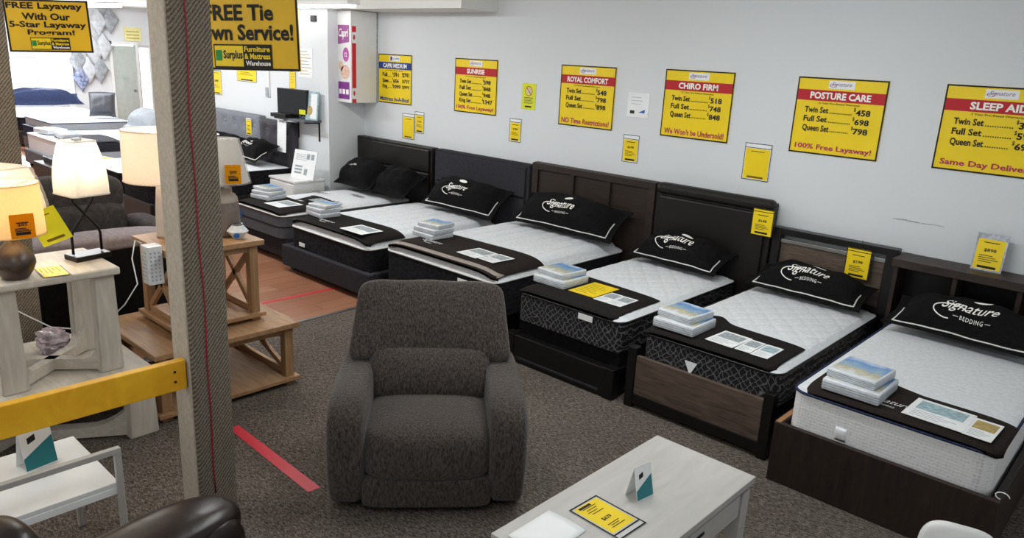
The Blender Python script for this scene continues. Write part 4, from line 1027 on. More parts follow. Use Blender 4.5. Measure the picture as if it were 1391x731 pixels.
# light oak tables, stacked
def xframe(t, x0, x1, y, z0, z1, th, mat, name='cross_brace', axis='x'):
    m1 = MB(); 
    for (a, b) in (((x0, z0), (x1, z1)), ((x0, z1), (x1, z0))):
        if axis == 'x': m1.bar((a[0], y, a[1]), (b[0], y, b[1]), th, th*0.7, 0.002, (0, 1, 0))
        else: m1.bar((y, a[0], a[1]), (y, b[0], b[1]), th, th*0.7, 0.002, (1, 0, 0))
    m1.build(name, mat, t)
def oak_table(label, name, cat, cx, cy, z, hx, hy, h, leg, shelf):
    t = thing(name, label, cat, (cx, cy, z))
    MB().box((-hx, -hy, h-0.035), (hx, hy, h), 0.003).build('table_top', m_lightoak, t)
    ix, iy = hx-0.035, hy-0.035
    for sx in (-1, 1):
        for sy in (-1, 1):
            MB().box((sx*ix-(leg if sx > 0 else 0), sy*iy-(leg if sy > 0 else 0), 0.0), (sx*ix+(leg if sx < 0 else 0), sy*iy+(leg if sy < 0 else 0), h-0.035), 0.002).build('leg', m_lightoakv, t)
    for sy in (-1, 1): MB().box((-ix+leg, sy*(iy-leg/2)-0.012, h-0.085), (ix-leg, sy*(iy-leg/2)+0.012, h-0.035), 0.002).build('apron', m_lightoak, t)
    for sx in (-1, 1): MB().box((sx*(ix-leg/2)-0.012, -iy+leg, h-0.085), (sx*(ix-leg/2)+0.012, iy-leg, h-0.035), 0.002).build('apron', m_lightoak, t)
    MB().box((-hx+0.004, -hy+0.004, shelf), (hx-0.004, hy-0.004, shelf+0.028), 0.003).build('lower_shelf', m_lightoak, t)
    for sy in (-1, 1):
        xframe(t, -ix+leg, ix-leg, sy*(iy-leg/2), shelf+0.07, h-0.09, 0.04, m_lightoakv)
        MB().box((-ix+leg, sy*(iy-leg/2)-0.015, shelf+0.028), (ix-leg, sy*(iy-leg/2)+0.015, shelf+0.07), 0.002).build('rail', m_lightoak, t)
    return t
oak_table('light oak coffee table with crossed sides standing on the carpet', 'coffee_table', 'coffee table', -4.88, 2.225, 0, 0.44, 0.50, 0.465, 0.065, 0.035)
oak_table('light oak end table with crossed sides stacked on the oak coffee table', 'end_table', 'end table', -4.92, 2.26, 0.466, 0.30, 0.32, 0.575, 0.06, 0.03)

# ------------------------------------------------------------------ lamps
def bulb(t, z, power, col=(1.0, 0.80, 0.52), lit=True):
    MB().lathe([(0.001, 0.0), (0.012, 0.002), (0.014, 0.03), (0.03, 0.065), (0.027, 0.09), (0.001, 0.105)], 16, (0, 0, z-0.05)).build('bulb', m_bulb if lit else m_paper, t, True)
    if lit:
        l = bpy.data.lights.new('bulb_light', 'POINT'); l.energy = power; l.color = col; l.shadow_soft_size = 0.03
        o = bpy.data.objects.new('bulb_light', l); C.objects.link(o); o.parent = t; o.location = (0, 0, z+0.11)
def drum(t, r0, r1, z0, z1, mat, n=48, film=False):
    b = MB().lathe([(r0, z0), (r1, z1)], n).lathe([(r1-0.004, z1), (r0-0.004, z0)], n)
    o = b.build('lamp_shade', mat, t, True)
    for r, z in ((r0, z0), (r1, z1)): MB().tube([(r*cos(2*pi*k/n), r*sin(2*pi*k/n), z) for k in range(n)], 0.004, 6, True).build('shade_rim', mat, t, True)
    s = MB()
    for a in (0, 2.09, 4.19): s.tube([(0, 0, z1-0.03), ((r1-0.006)*cos(a), (r1-0.006)*sin(a), z1-0.01)], 0.002, 5)
    s.build('shade_spider', m_chrome, t)
    if film: MB().lathe([(r0+0.012, z0-0.01), (r1+0.01, z1+0.005), (r1*0.5, z1+0.012)], n, fn=lambda a, z: 1+0.02*sin(a*11+z*30)).build('plastic_wrap', m_film, t, True)
def square_shade(t, h0, h1, z0, z1, mat, bulge=0.0, film=False):
    def ring(h, z):
        c = h*0.16; return [(h, -h+c, z), (h, h-c, z), (h-c, h, z), (-h+c, h, z), (-h, h-c, z), (-h, -h+c, z), (-h+c, -h, z), (h-c, -h, z)]
    b = bmesh.new(); rings = []
    for k in range(7):
        u = k/6; h = h0+(h1-h0)*u+bulge*sin(pi*u); rings.append([b.verts.new(p) for p in ring(h, z0+(z1-z0)*u)])
    for a, d in zip(rings, rings[1:]):
        for k in range(8): b.faces.new((a[k], a[(k+1) % 8], d[(k+1) % 8], d[k]))
    m = MB(); m.merge(b); m.build('lamp_shade', mat, t)
    for h, z in ((h0, z0), (h1, z1)): MB().tube(ring(h, z), 0.005, 6, True).build('shade_rim', mat, t)
    s = MB()
    for a in (0, 2.09, 4.19): s.tube([(0, 0, z1-0.02), ((h1-0.006)*cos(a), (h1-0.006)*sin(a), z1-0.006)], 0.002, 5)
    s.build('shade_spider', m_chrome, t)
    if film:
        b = MB(); b2 = bmesh.new(); rr = []
        for k in range(7):
            u = k/6; h = h0+(h1-h0)*u+bulge*sin(pi*u)+0.012; rr.append([b2.verts.new(p) for p in ring(h, z0+(z1-z0)*u)])
        for a, d in zip(rr, rr[1:]):
            for k in range(8): b2.faces.new((a[k], a[(k+1) % 8], d[(k+1) % 8], d[k]))
        b2.faces.new(rr[-1]); b.merge(b2); b.build('plastic_wrap', m_film, t)
def lamp_tag(loc, rot, w, h, label, price, parent=None):
    t = price_card(loc, rot, w, h, label, 3, price, 0.012, 'yellow price tags on the lamps', header=m_ambertag, border=m_ambertag)
    for c in t.children:
        if c.name.startswith('sheet'): c.data.materials[0] = m_ambertag
    return t
# metal X-leg lamp
t = thing('table_lamp', 'lit lamp with white square shade and crossed bronze legs', 'lamp', (-4.735, 1.51, 1.06), (0, 0, radians(12)), 'table lamps on the left tables')
MB().box((-0.065, -0.105, 0), (0.065, 0.105, 0.03), 0.004).build('base', m_darkmetal, t)
for s in (-1, 1): MB().tube([(0, -s*0.085, 0.035), (0, -s*0.085, 0.14), (0, -s*0.075, 0.17), (0, 0, 0.265), (0, s*0.06, 0.345), (0, s*0.065, 0.40), (0, s*0.03, 0.43), (0, 0, 0.44)], 0.008, 8).build('leg', m_darkmetal, t, True)
MB().cyl((0, 0, 0.44), 0.012, 0.25, 12).build('socket_stem', m_chrome, t)
MB().box((-0.02, -0.02, 0.685), (0.02, 0.02, 0.70), 0.003).build('finial', m_chrome, t)
square_shade(t, 0.110, 0.074, 0.385, 0.685, m_shadewhite, 0.012)
bulb(t, 0.52, 1.5, (1.0, 0.98, 0.96))
# vase lamp
t = thing('table_lamp', 'amber-lit drum lamp with twisted dark vase base', 'lamp', (-4.53, 1.085, 1.06), (0, 0, 0), 'table lamps on the left tables')
MB().lathe([(0.001, 0), (0.055, 0), (0.062, 0.01), (0.078, 0.035), (0.090, 0.06), (0.096, 0.08), (0.096, 0.10), (0.090, 0.12), (0.080, 0.14), (0.066, 0.16), (0.048, 0.18), (0.030, 0.20), (0.026, 0.225), (0.032, 0.23), (0.001, 0.235)], 60, fn=lambda a, z: 1+(0.085*abs(sin(7*(a+z*9)))-0.05 if 0.008 < z < 0.19 else 0)).build('vase_body', m_glaze, t, True)
MB().cyl((0, 0, 0.23), 0.012, 0.12, 12).build('socket_stem', m_chrome, t)
drum(t, 0.162, 0.152, 0.245, 0.51, m_shadeamber)
bulb(t, 0.33, 6, (1.0, 0.80, 0.50))
lamp_tag((-4.362, 1.045, 1.308), (radians(-3), 0, radians(88)), 0.11, 0.125, 'amber price tag on the drum shade of the twisted vase lamp', '$85')
# bell lamp
t = thing('table_lamp', 'lit lamp with wide bell shade in clear plastic at the left edge', 'lamp', (-4.87, 1.06, 1.06), (0, 0, radians(30)), 'table lamps on the left tables')
MB().lathe([(0.001, 0), (0.08, 0), (0.085, 0.012), (0.03, 0.03), (0.022, 0.10), (0.03, 0.15), (0.018, 0.2), (0.014, 0.45), (0.001, 0.452)], 24).build('base', m_darkmetal, t, True)
square_shade(t, 0.225, 0.170, 0.225, 0.545, m_shadecream, 0.015, True)
bulb(t, 0.33, 3.5, (1.0, 0.86, 0.68))
MB().lathe([(0.001, 0.60), (0.014, 0.595), (0.016, 0.58), (0.006, 0.565), (0.006, 0.54)], 12).build('finial', m_blackplast, t, True)
tq = price_card((-4.78, 1.30, 1.145), (radians(8), radians(-22), radians(58)), 0.165, 0.205, 'lime yellow card hanging tilted from the bell lamp shade', 0, '', 0.002, 'yellow price tags on the lamps', header=m_yellow2, border=m_yellow2)
for c in tq.children:
    if c.name.startswith('sheet'): c.data.materials[0] = m_yellow2
# card lying on the end table
t = thing('price_card', 'yellow price card lying flat on the whitewashed end table', 'price card', (-4.66, 1.20, 1.0605), (0, 0, radians(-4)), 'yellow price cards by the beds')
MB().box((0, 0, 0), (0.22, 0.135, 0.002)).build('sleeve', plain('brown card edge', '#5a4630', 0.5), t)
MB().box((0.008, 0.008, 0.002), (0.212, 0.127, 0.0028)).build('sheet', m_yellow, t)
g = MB()
for k in range(5): g.box((0.03, 0.02+k*0.02, 0.0028), (0.10+0.03*(k % 3), 0.024+k*0.02, 0.0033))
g.build('print', plain('olive lettering', '#8a7410', 0.7), t)
# white column lamp
t = thing('table_lamp', 'lit lamp with cream drum shade on pale column base', 'lamp', (-5.06, 2.12, 1.0415), (0, 0, 0), 'table lamps on the left tables')
MB().lathe([(0.001, 0), (0.070, 0), (0.073, 0.02), (0.066, 0.2), (0.05, 0.38), (0.02, 0.40), (0.001, 0.405)], 32).build('column_base', m_colceram, t, True)
MB().cyl((0, 0, 0.40), 0.012, 0.12, 12).build('socket_stem', m_chrome, t)
drum(t, 0.245, 0.24, 0.385, 0.71, m_shadecream)
bulb(t, 0.50, 8, (1.0, 0.88, 0.72))
# ribbed lamp, unlit
t = thing('table_lamp', 'unlit ribbed taupe lamp with shade still in clear plastic', 'lamp', (-4.90, 2.44, 1.0415), (0, 0, 0), 'table lamps on the left tables')
MB().lathe([(0.001, 0), (0.082, 0), (0.098, 0.012), (0.105, 0.05), (0.102, 0.15), (0.097, 0.235)], 96, fn=lambda a, z: 1+0.03*abs(sin(16*a))).build('ribbed_body', m_ribdark, t, True)
MB().lathe([(0.097, 0.235), (0.094, 0.262), (0.078, 0.285), (0.062, 0.292), (0.060, 0.325), (0.001, 0.327)], 48).build('neck', m_ribceram, t, True)
MB().cyl((0, 0, 0.325), 0.012, 0.17, 12).build('socket_stem', m_chrome, t)
drum(t, 0.178, 0.112, 0.375, 0.655, m_shadewhite, film=True)
bulb(t, 0.50, 0, lit=False)
lamp_tag((-4.715, 2.372, 1.425), (radians(-13), 0, radians(68)), 0.10, 0.125, 'amber price tag on the plastic-wrapped ribbed lamp', '$99')
# gem vase
t = thing('votive_holder', 'small faceted frosted glass holder with blue sticker on the oak end table', 'candle holder', (-4.755, 2.46, 1.0415))
b = MB().lathe([(0.001, 0), (0.03, 0.0), (0.072, 0.05), (0.035, 0.095)], 6).lathe([(0.03, 0.095), (0.058, 0.05)], 6)
b.build('faceted_glass', m_gem, t)
MB().lathe([(0.036, 0.093), (0.036, 0.103), (0.028, 0.103), (0.028, 0.093)], 20).build('rim', m_chrome, t)
MB().box((-0.02, -0.03, -0.015), (0.02, 0.0, 0.02), 0.006).build('blue_sticker', m_bluelabel, t, True, (0.035, -0.015, 0.03))
# white power strip hanging from the oak end table, with its cord
t = thing('power_strip', 'white power strip hanging from the edge of the oak end table', 'power strip', (-4.72, 1.885, 0.825))
MB().box((-0.10, -0.045, 0), (0.0, 0.05, 0.25), 0.006).build('housing', m_plastic, t)
g = MB()
for k in range(8):
    for y in (-0.03, -0.005, 0.02): g.box((-0.001, y, 0.025+k*0.025), (0.001, y+0.01, 0.037+k*0.025))
    for x in (-0.085, -0.06, -0.035): g.box((x, -0.046, 0.025+k*0.025), (x+0.012, -0.044, 0.037+k*0.025))
g.build('sockets', m_greyprint, t)
MB().tube([(x+4.72, y-1.885, z-0.825) for x, y, z in [(-4.90, 1.88, 1.06), (-4.92, 1.85, 1.08), (-4.86, 1.80, 0.98), (-4.70, 1.76, 0.86), (-4.77, 1.70, 0.72), (-4.86, 1.62, 0.60), (-4.95, 1.5, 0.55), (-5.02, 1.35, 0.58), (-5.06, 1.25, 0.66), (-5.1, 1.2, 0.70), (-5.25, 1.1, 0.60), (-5.35, 1.0, 0.3)]], 0.004, 6).build('cord', m_paper, t, True)
# crumpled plastic bag on the coffee table
rnd = random.Random(3)
def bagf(x, y, z):
    n = sin(9*x+3*z)*cos(7*y+2)*0.22+sin(15*z+5*x)*0.14
    return (x*(1-0.35*max(0, z))*(1+n), y*(1+n), z*(1+n*0.7))
m_bag = plain('crumpled pinkish plastic', '#b8a9ad', 0.2, var=0.35, scale=25, bump=0.6, bscale=25, spec=0.7)
tag(MB().sq((0, 0, 0.07), (0.10, 0.08, 0.075), 2.3, 12, bagf).build('plastic_bag', m_bag, None, False, (-4.98, 1.34, 0.437)), 'crumpled clear pinkish plastic bag on the large whitewashed table', 'bag')

# ------------------------------------------------------------------ sofas behind the lamps
t = thing('sofa', 'black sofa seen from behind with light taupe back top, behind the tables', 'sofa', (-5.95, 1.62, 0))
MB().box((-0.15, -0.85, 0.05), (0.12, 0.85, 0.80), 0.02, 3).build('back_panel', m_blackcloth, t)
MB().sq((-0.02, 0, 0.845), (0.16, 0.86, 0.065), 4, 12).build('back_top', m_sofaband, t, True)
MB().sq((-0.55, 0, 0.30), (0.42, 0.80, 0.14), 5, 12).build('seat', m_sofaband, t, True)
for s in (-1, 1): MB().sq((-0.5, s*0.78, 0.33), (0.45, 0.10, 0.28), 4, 10).build('armrest', m_sofaband, t, True)
t = thing('sofa', 'dark grey reclining loveseat with padded back cushions behind the black sofa', 'sofa', (-7.55, 1.95, 0))
MB().sq((0, 0, 0.25), (0.45, 1.05, 0.20), 6, 12).build('base', m_sofa, t, True)
for y in (-0.45, 0.45):
    MB().sq((0.10, y, 0.42), (0.36, 0.43, 0.12), 4.5, 12).build('seat_cushion', m_sofa, t, True)
    MB().sq((-0.20, y, 0.60), (0.15, 0.44, 0.20), 4, 12).build('lumbar_cushion', m_sofa, t, True)
    MB().sq((-0.27, y, 0.86), (0.17, 0.45, 0.19), 3.5, 12).build('head_cushion', m_sofa, t, True)
for s in (-1, 1): MB().sq((0.05, s*1.0, 0.38), (0.45, 0.14, 0.27), 3.5, 12).build('armrest', m_sofa, t, True)

# ------------------------------------------------------------------ left wall: beds, shelf, monitor, box
# boxed mattress in the corner
t = thing('mattress_box', 'tall white printed mattress carton fixed high in the wall corner', 'box', (-8.05, 6.15, 1.665))
MB().box((-0.282, -0.40, 0), (0.0, 0.0, 1.10), 0.004).build('carton', m_whitetab, t)
y = -0.4012
MB().poly([(-0.27, 0.70), (-0.035, 0.73), (-0.035, 0.93), (-0.27, 0.93)], 0.0006, 'y', y-0.0006).build('name_panel', plain('magenta print', '#9a4f8f', 0.5, var=0.25, scale=30), t)
MB().text('Capri', -0.255, 0.76, -0.05, 0.89, y-0.002, 0.02, 0.3).build('name_lettering', m_white_ink, t)
MB().disc((-0.105, 0.58), 0.065, 0.085, y-0.0008, 28).build('round_badge', m_pinkp, t)
MB().text('12', -0.135, 0.555, -0.08, 0.605, y-0.002, 0.01).build('badge_lettering', m_white_ink, t)
MB().disc((-0.12, 0.37), 0.095, 0.085, y-0.0008, 24).disc((-0.21, 0.44), 0.045, 0.06, y-0.0008, 20).build('picture', m_skin, t)
MB().box((-0.27, y-0.0006, 0.04), (-0.035, y, 0.25)).build('bottom_panel', m_purple, t)
g = MB()
for k in range(3): g.rect(-0.255+k*0.075, 0.10, -0.20+k*0.075, 0.16, y-0.0015)
g.build('icon_row', m_white_ink, t)
def side(fn_pts, mat, name, x=0.0015):
    b = bmesh.new(); b.faces.new([b.verts.new((x, yy, zz)) for yy, zz in fn_pts]); m = MB(); m.merge(b); return m.build(name, mat, t)
side([(-0.385, 0.0), (-0.325, 0.0), (-0.325, 0.92), (-0.385, 0.92)], m_redstripe, 'red_stripe')
for zz, nm in ((0.05, 'lower'), (0.72, 'upper')):
    side([(-0.385, zz), (-0.325, zz), (-0.325, zz+0.13), (-0.385, zz+0.13)], m_paper, 'flag_panel', 0.002)
    lf = [(0, 0.5), (0.12, 0.28), (0.3, 0.34), (0.24, 0.06), (0.42, 0.0), (0.2, -0.18), (0.24, -0.28), (0.03, -0.24), (0.03, -0.45)]
    lf = lf + [(-a, b) for a, b in reversed(lf[1:])]
    side([(-0.355+a*0.05, zz+0.065+b*0.09) for a, b in lf], m_redstripe, 'maple_leaf', 0.003)
MB().box((0.0005, -0.012, 0), (0.006, 0.0, 1.1)).build('edge_strip', m_greyprint, t)
tag(MB().box((-0.06, -0.02, 0), (0.06, 0.0, 0.075), 0.006).build('wall_box', m_blackplast, None, False, (-8.62, YL, 2.62)), 'small dark box on the wall beside the mattress carton', 'wall box')

# wall shelf with monitor
t = thing('wall_shelf', 'white wall shelf on two dark brackets', 'shelf', (-8.85, YL, 1.40))
MB().box((-0.36, -0.26, -0.012), (0.36, 0, 0.012), 0.003).build('shelf_board', m_midgrey, t)
for x in (-0.18, 0.31):
    MB().poly([(0, -0.012), (0, -0.26), (-0.014, -0.26), (-0.014, -0.03), (-0.22, -0.03), (-0.22, -0.012)], 0.02, 'x', x-0.01).build('bracket', m_darkmetal, t)
t = thing('monitor', 'small black flat screen standing on the wall shelf', 'monitor', (-8.90, 5.45, 1.413), (0, 0, radians(12)))
MB().box((-0.27, -0.02, 0.045), (0.27, 0.02, 0.37), 0.006).build('casing', m_blackplast, t)
MB().box((-0.255, -0.0225, 0.065), (0.255, -0.0195, 0.355)).build('screen', m_screen, t)
for x in (-0.17, 0.17):
    MB().bar((x, 0, 0.05), (x-0.03, -0.08, 0.0), 0.012, 0.012).build('foot', m_blackplast, t); MB().bar((x, 0, 0.05), (x+0.03, 0.08, 0.0), 0.012, 0.012).build('foot', m_blackplast, t)
MB().box((0.13, -0.0245, 0.06), (0.24, -0.022, 0.12)).build('yellow_sticker', m_yellow2, t)
t = thing('media_box', 'flat black media box on the wall shelf below the screen', 'media box', (-9.06, 5.42, 1.413), (0, 0, radians(5)))
MB().box((-0.16, -0.11, 0), (0.16, 0.11, 0.05), 0.004).build('casing', m_blackplast, t)
MB().box((-0.14, -0.1115, 0.018), (0.04, -0.11, 0.032)).build('front_window', m_screen, t)
t = thing('framed_sample', 'pale blue display panel standing behind the screen on the shelf', 'display panel', (-8.56, 5.50, 1.413), (radians(-6), 0, radians(10)))
MB().box((-0.11, -0.008, 0), (0.11, 0.008, 0.36), 0.004).build('panel', m_bluegrey, t)
MB().box((-0.02, -0.010, 0.02), (0.09, -0.008, 0.33)).build('pale_side', m_paper, t)
MB().disc((-0.03, 0.12), 0.05, 0.06, -0.0105, 20).build('picture', m_tanprint, t)
# tufted beds at the left wall
def tufted_head(label, x0, x1, y, z1, mat, nrow, ncol, name='headboard'):
    t = thing('bed_frame', label, 'bed frame', ((x0+x1)/2, y, 0), (0, 0, 0), 'show bed frames along the wall')
    W = x1-x0
    def fn(u, v):
        X, Z = -W/2+W*u, 0.25+(z1-0.25)*v; d = 0.02
        for r in range(nrow):
            for c in range(ncol):
                px_, pz_ = -W/2+W*(c+0.5)/ncol, 0.75+(z1-0.75)*(r+0.5)/nrow
                d -= 0.03*math.exp(-((X-px_)**2+(Z-pz_)**2)/0.0035)
        e = min(u, 1-u, 1-v)*W
        return (X, -0.045-d*min(1, e/0.04), Z)
    MB().grid(60, 40, fn).box((-W/2, -0.045, 0.05), (W/2, 0.05, z1), 0.006).build(name, mat, t, True)
    b = MB()
    for r in range(nrow):
        for c in range(ncol): b.sq((-W/2+W*(c+0.5)/ncol, -0.045, 0.75+(z1-0.75)*(r+0.5)/nrow), (0.014, 0.01, 0.014), 2, 4)
    b.build('button', mat, t, True)
    return t, W
t, W = tufted_head('grey button-tufted bed at the left wall beside the carpeted post', -11.25, -9.85, 5.54, 1.36, m_greyupho2, 2, 5)
MB().box((-0.70, -1.95, 0.08), (0.70, -0.06, 0.42), 0.02).build('base', m_greyupho2, t)
ma, z7 = mattress('white mattress on the grey tufted bed at the left wall', -11.2, -9.92, 3.62, 5.46, 0.42, 0.68, 0.03, m_mattblack, m_quilt, m_lacq, 'none')
pillow('black pillow before the grey tufted headboard', (-10.45, 5.05, 0.72), 1.25, 0.44, 0.22, 35)
price_card((-10.19, 5.475, 1.06), (0, 0, 0), 0.16, 0.25, 'yellow price card on the grey tufted headboard', 3, '$498', 0.02)
t, W = tufted_head('dark button-tufted bed at the left wall below the screen shelf', -9.78, -9.02, 5.54, 1.33, m_dkupho, 2, 3)
MB().box((-0.40, -1.95, 0.08), (0.40, -0.06, 0.45), 0.02).build('base', m_blackupho, t)
ma, z8 = mattress('white-topped dark mattress on the dark tufted bed at the left wall', -9.82, -9.0, 3.60, 5.46, 0.45, 0.74, 0.03, m_mattblack, m_quilt, m_lacq, 'none')
pillow('black piped pillow on the dark tufted bed at the left wall', (-9.45, 5.02, 0.78), 0.68, 0.42, 0.2, 28, logo='Signature', logo_s=0.6)
t = thing('paper_banner', 'long white paper strip hanging over the dark tufted headboard', 'paper', (-9.12, 5.43, 0.95), (0, 0, 0))
MB().grid(4, 12, lambda u, v: (-0.11+0.22*u, -0.02*(1-v)-0.02, 0.42*v), None).grid(4, 12, lambda u, v: (-0.11+0.22*u, -0.02*(1-v)-0.0185, 0.42*v), None).build('sheet', m_paper, t, True)
MB().rect(-0.06, 0.39, 0.06, 0.40, -0.026).build('print', m_greyprint, t)
t = thing('nightstand', 'white low nightstand between the tufted bed and the corner bed', 'nightstand', (-8.57, 5.275, 0))
MB().box((-0.285, -0.215, 0.05), (0.285, 0.22, 0.675), 0.006).build('body', m_whitetab, t)
MB().box((-0.30, -0.23, 0.675), (0.30, 0.225, 0.70), 0.004).build('top', m_whitetab, t)
for z in (0.10, 0.39):
    d = MB().box((-0.27, -0.228, z), (0.27, -0.215, z+0.26), 0.003).build('drawer', m_whitetab, t); MB().box((-0.06, -0.241, z+0.12), (0.06, -0.228, z+0.135), 0.003).build('handle', m_chrome, d)
t = thing('info_poster', 'white info poster leaning on the nightstand by the wall corner', 'poster', (-8.42, 5.25, 0.701), (radians(-14), 0, radians(8)))
MB().box((-0.21, -0.004, 0), (0.21, 0.004, 0.36)).build('board', m_paper, t)
g = MB()
for k in range(4): g.rect(-0.17, 0.30-k*0.022, 0.02+0.02*(k % 2), 0.306-k*0.022, -0.005)
for k in range(3): g.rect(-0.16, 0.06+k*0.04, -0.02, 0.085+k*0.04, -0.005)
g.rect(0.03, 0.25, 0.09, 0.32, -0.005).rect(0.11, 0.25, 0.17, 0.32, -0.005).rect(0.02, 0.05, 0.08, 0.13, -0.005)
g.build('print', m_greyprint, t)
# small cards and signs on the left wall
price_card((-10.62, YL-0.004, 1.79), (0, 0, 0), 0.55, 0.32, 'wide yellow price sign low on the left wall under the hanging sign', 3, '$598', 0.01)
price_card((-11.40, YL-0.004, 1.55), (0, 0, 0), 0.30, 0.36, 'yellow price card on the left wall next to the carpeted post', 3, '$488', 0.01)
price_card((-9.22, YL-0.004, 1.74), (0, 0, 0), 0.15, 0.62, 'narrow tall yellow strip card above the black screen', 5, '', 0.01)
t = thing('wall_sheet', 'pale printed sheet on the left wall beside the mattress carton', 'notice', (-9.0, YL-0.004, 1.93))
MB().box((0, -0.001, 0), (0.33, 0.003, 0.36)).build('sheet', m_paper, t)
g = MB()
for k in range(8): g.rect(0.03, 0.32-k*0.04, 0.22+0.04*(k % 3), 0.328-k*0.04, -0.002)
g.build('print', m_tanprint, t)
t = thing('white_hook_strip', 'white tag on a hook strip hanging on the left wall', 'hook strip', (-9.75, YL-0.01, 1.62))
MB().box((-0.03, -0.01, 0), (0.03, 0.01, 0.38), 0.004).build('strip', m_whitetab, t)
MB().box((-0.06, -0.018, 0.0), (0.015, -0.01, 0.13), 0.002).build('tag', m_greyprint, t)

# ------------------------------------------------------------------ far left: beds by the end wall
def far_bed(label, x0, x1, y0, y1, z, mat): 
    t = thing('bed_frame', label, 'bed frame', ((x0+x1)/2, (y0+y1)/2, 0), (0, 0, 0), 'show beds at the far end')
    hx, hy = (x1-x0)/2, (y1-y0)/2
    MB().box((-hx, -hy, 0.06), (hx, hy, z), 0.015).build('base', mat, t)
    for sx in (-1, 1):
        for sy in (-1, 1): MB().box((sx*(hx-0.08)-0.03, sy*(hy-0.08)-0.03, 0), (sx*(hx-0.08)+0.03, sy*(hy-0.08)+0.03, 0.06)).build('leg', m_lacq, t)
    return t
far_bed('dark brown bed base below the window at the far end', -20.7, -18.3, 4.75, 6.75, 0.33, m_walnut)
mattress('white mattress below the window at the far end', -20.65, -18.35, 4.8, 6.7, 0.33, 0.60, 0.03, m_mattblack, m_quilt, m_navy, 'none', group='mattresses at the far end')
pillow('long navy bolster pillow below the far window', (-19.95, 5.72, 0.64), 1.80, 0.5, 0.34, 25, 90, False, None, m_navy, 'pillows at the far end')
far_bed('grey bed base in the middle of the far end', -18.0, -16.3, 4.75, 6.35, 0.28, m_midgrey)
mattress('grey and navy banded mattress at the far end', -18.0, -16.3, 4.75, 6.35, 0.28, 0.50, 0.02, m_navy, m_ltgrey, m_navy, 'none', group='mattresses at the far end')
ma, z9 = mattress('light grey topper lying on the navy banded mattress', -17.95, -16.32, 4.8, 6.3, 0.53, 0.66, 0.02, m_ltgrey, m_ltgrey, m_navy, 'none', group='mattresses at the far end')
pillow('dark grey square cushion standing on the banded mattress', (-17.05, 6.0, 0.69), 0.50, 0.5, 0.26, 75, 60, False, None, m_midgrey, 'pillows at the far end')
far_bed('grey bed base in front of the banded mattress', -15.75, -13.55, 4.15, 6.27, 0.30, m_midgrey)
ma, z10 = mattress('white mattress with dark runner in front of the banded mattress', -15.7, -13.6, 4.2, 6.25, 0.30, 0.58, 0.02, m_quilt, m_quilt, m_piping, 'none', group='mattresses at the far end')
t = thing('foot_runner', 'dark grey runner draped over the side of the far white mattress', 'bed runner', (0, 0, 0), (0, 0, 0), 'cloth foot runners on the mattresses')
MB().grid(12, 8, lambda u, v: (-14.7+1.12*u, 4.32+0.75*v+0.03*sin(u*5), max(z10(-14.7+1.12*u, 4.4+0.6*v), z10(-14.0, 4.7))+0.010), 0.006).grid(4, 8, lambda u, v: (-13.583+0.012*u, 4.32+0.75*v, 0.605-0.24*u)).build('cloth', fabric('slate cloth', '#303136', '#404147', (60, 60, 60), bump=0.2), t, True)
pillow('light grey pillow at the head of the far white mattress', (-14.6, 5.75, 0.61), 1.3, 0.5, 0.32, 35, 0, False, None, m_ltgrey, 'pillows at the far end')
for k, (x, y, r, s) in enumerate([(-15.2, 4.45, 10, 'flattened clear plastic bedding pack nearest the left post'), (-14.5, 4.5, -6, 'clear plastic bedding pack in the middle of the far runner')]):
    o = dup(PACK, (x, y, z10(x, y)+0.012), (0, 0, radians(r)), s, 'plastic packets stacked on the beds'); o.scale = (1.8, 1.4, 1.3)
far_bed('dark brown bed base behind the white square lamp', -13.3, -11.4, 3.6, 5.5, 0.42, m_espresso)
ma, z11 = mattress('dark covered mattress behind the white square lamp', -13.2, -11.5, 3.7, 5.45, 0.42, 0.50, 0.02, m_midgrey, m_midgrey, m_lacq, 'none', group='mattresses at the far end')
t = price_card((-12.6, 4.0, z11(-12.4, 4.2)+0.008), (radians(-90), 0, radians(10)), 0.5, 0.35, 'pale yellow card lying on the dark far mattress', 3, '', 0.02)
tag(MB().box((-0.12, -0.003, -0.05), (0.12, 0.003, 0.05)).build('white_label', m_paper, None, False, (-11.9, 3.596, 0.28)), 'white label on the dark brown far bed base', 'tag')
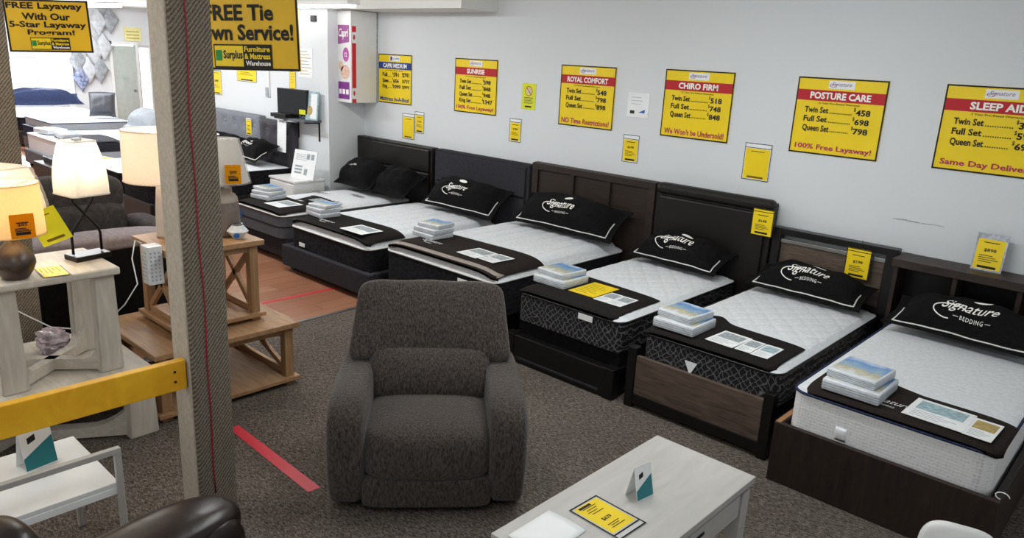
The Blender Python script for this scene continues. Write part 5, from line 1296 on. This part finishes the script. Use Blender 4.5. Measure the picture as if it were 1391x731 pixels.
# hanging cushions
cush = [(7.47, 2.65, 'pale'), (7.75, 2.71, 'grey'), (7.55, 2.06, 'pale'), (7.32, 1.93, 'pale'), (6.91, 1.70, 'grey'), (6.97, 1.30, 'blue'), (7.14, 1.48, 'pale'), (7.41, 1.49, 'grey')]
cl = {'pale': 'pale silver', 'grey': 'mid grey', 'blue': 'blue patterned'}
cm = {'pale': fabric('silver satin', '#b4b8bd', '#cfd2d5', (12, 12, 12), bump=0.2, rough=0.5), 'grey': fabric('grey satin', '#83878d', '#a9adb1', (10, 10, 10), bump=0.2, rough=0.5), 'blue': fabric('blue pattern', '#4a567e', '#aab0c4', (14, 14, 14), bump=0.1)}
spot = ['left of the topmost pair', 'right of the topmost pair', 'below the topmost pair', 'centre of the cluster', 'nearest the window', 'lowest of all', 'beside the blue cushion', 'lowest on the right']
for (yy, zz, k), sp in zip(cush, spot):
    t = thing('hanging_cushion', cl[k]+' cushion hung by its corner on the far wall, '+sp, 'cushion', (XE+0.10, yy, zz), (0, radians(90), 0), 'cushions hung on the far wall')
    S = 0.50
    def fn(u, v, sg):
        a, b = 2*u-1, 2*v-1; x, y = a*S/2, b*S/2
        z = sg*0.085*((1-a**4)*(1-b**4))**0.6
        c = cos(pi/4); return (x*c-y*c, (x*c+y*c)*0.62, z)
    MB().grid(14, 14, lambda u, v: fn(u, v, 1)).grid(14, 14, lambda u, v: fn(u, v, -1)).build('cover', cm[k], t, True)
    MB().tube([(-S*0.7, 0, 0), (-S*0.78, 0, -0.05)], 0.004, 5).build('hanging_loop', m_darkmetal, t)
t = thing('wall_sign', 'pale yellow faded price sign above the white door at the far end', 'sign', (XE+0.012, 8.10, 2.22))
MB().box((-0.006, 0, 0), (0.006, 0.42, 0.34)).build('board', plain('faded yellow', '#e9e0a0', 0.6), t)
g = MB()
for k in range(3): g.box((0.006, 0.05, 0.06+k*0.08), (0.0075, 0.37, 0.085+k*0.08))
g.build('print', plain('faded print', '#b3a557', 0.6), t)
t = thing('shelf_unit', 'brown wooden shelf unit half hidden behind the carpeted post', 'shelf unit', (-20.6, 8.85, 0))
for x in (-0.25, 0.25): MB().box((x-0.02, -0.12, 0), (x+0.02, 0.15, 1.85), 0.003).build('upright', m_walnut, t)
for z in (0.4, 0.85, 1.3, 1.83): MB().box((-0.25, -0.12, z), (0.25, 0.15, z+0.025), 0.002).build('shelf_board', m_walnut, t)
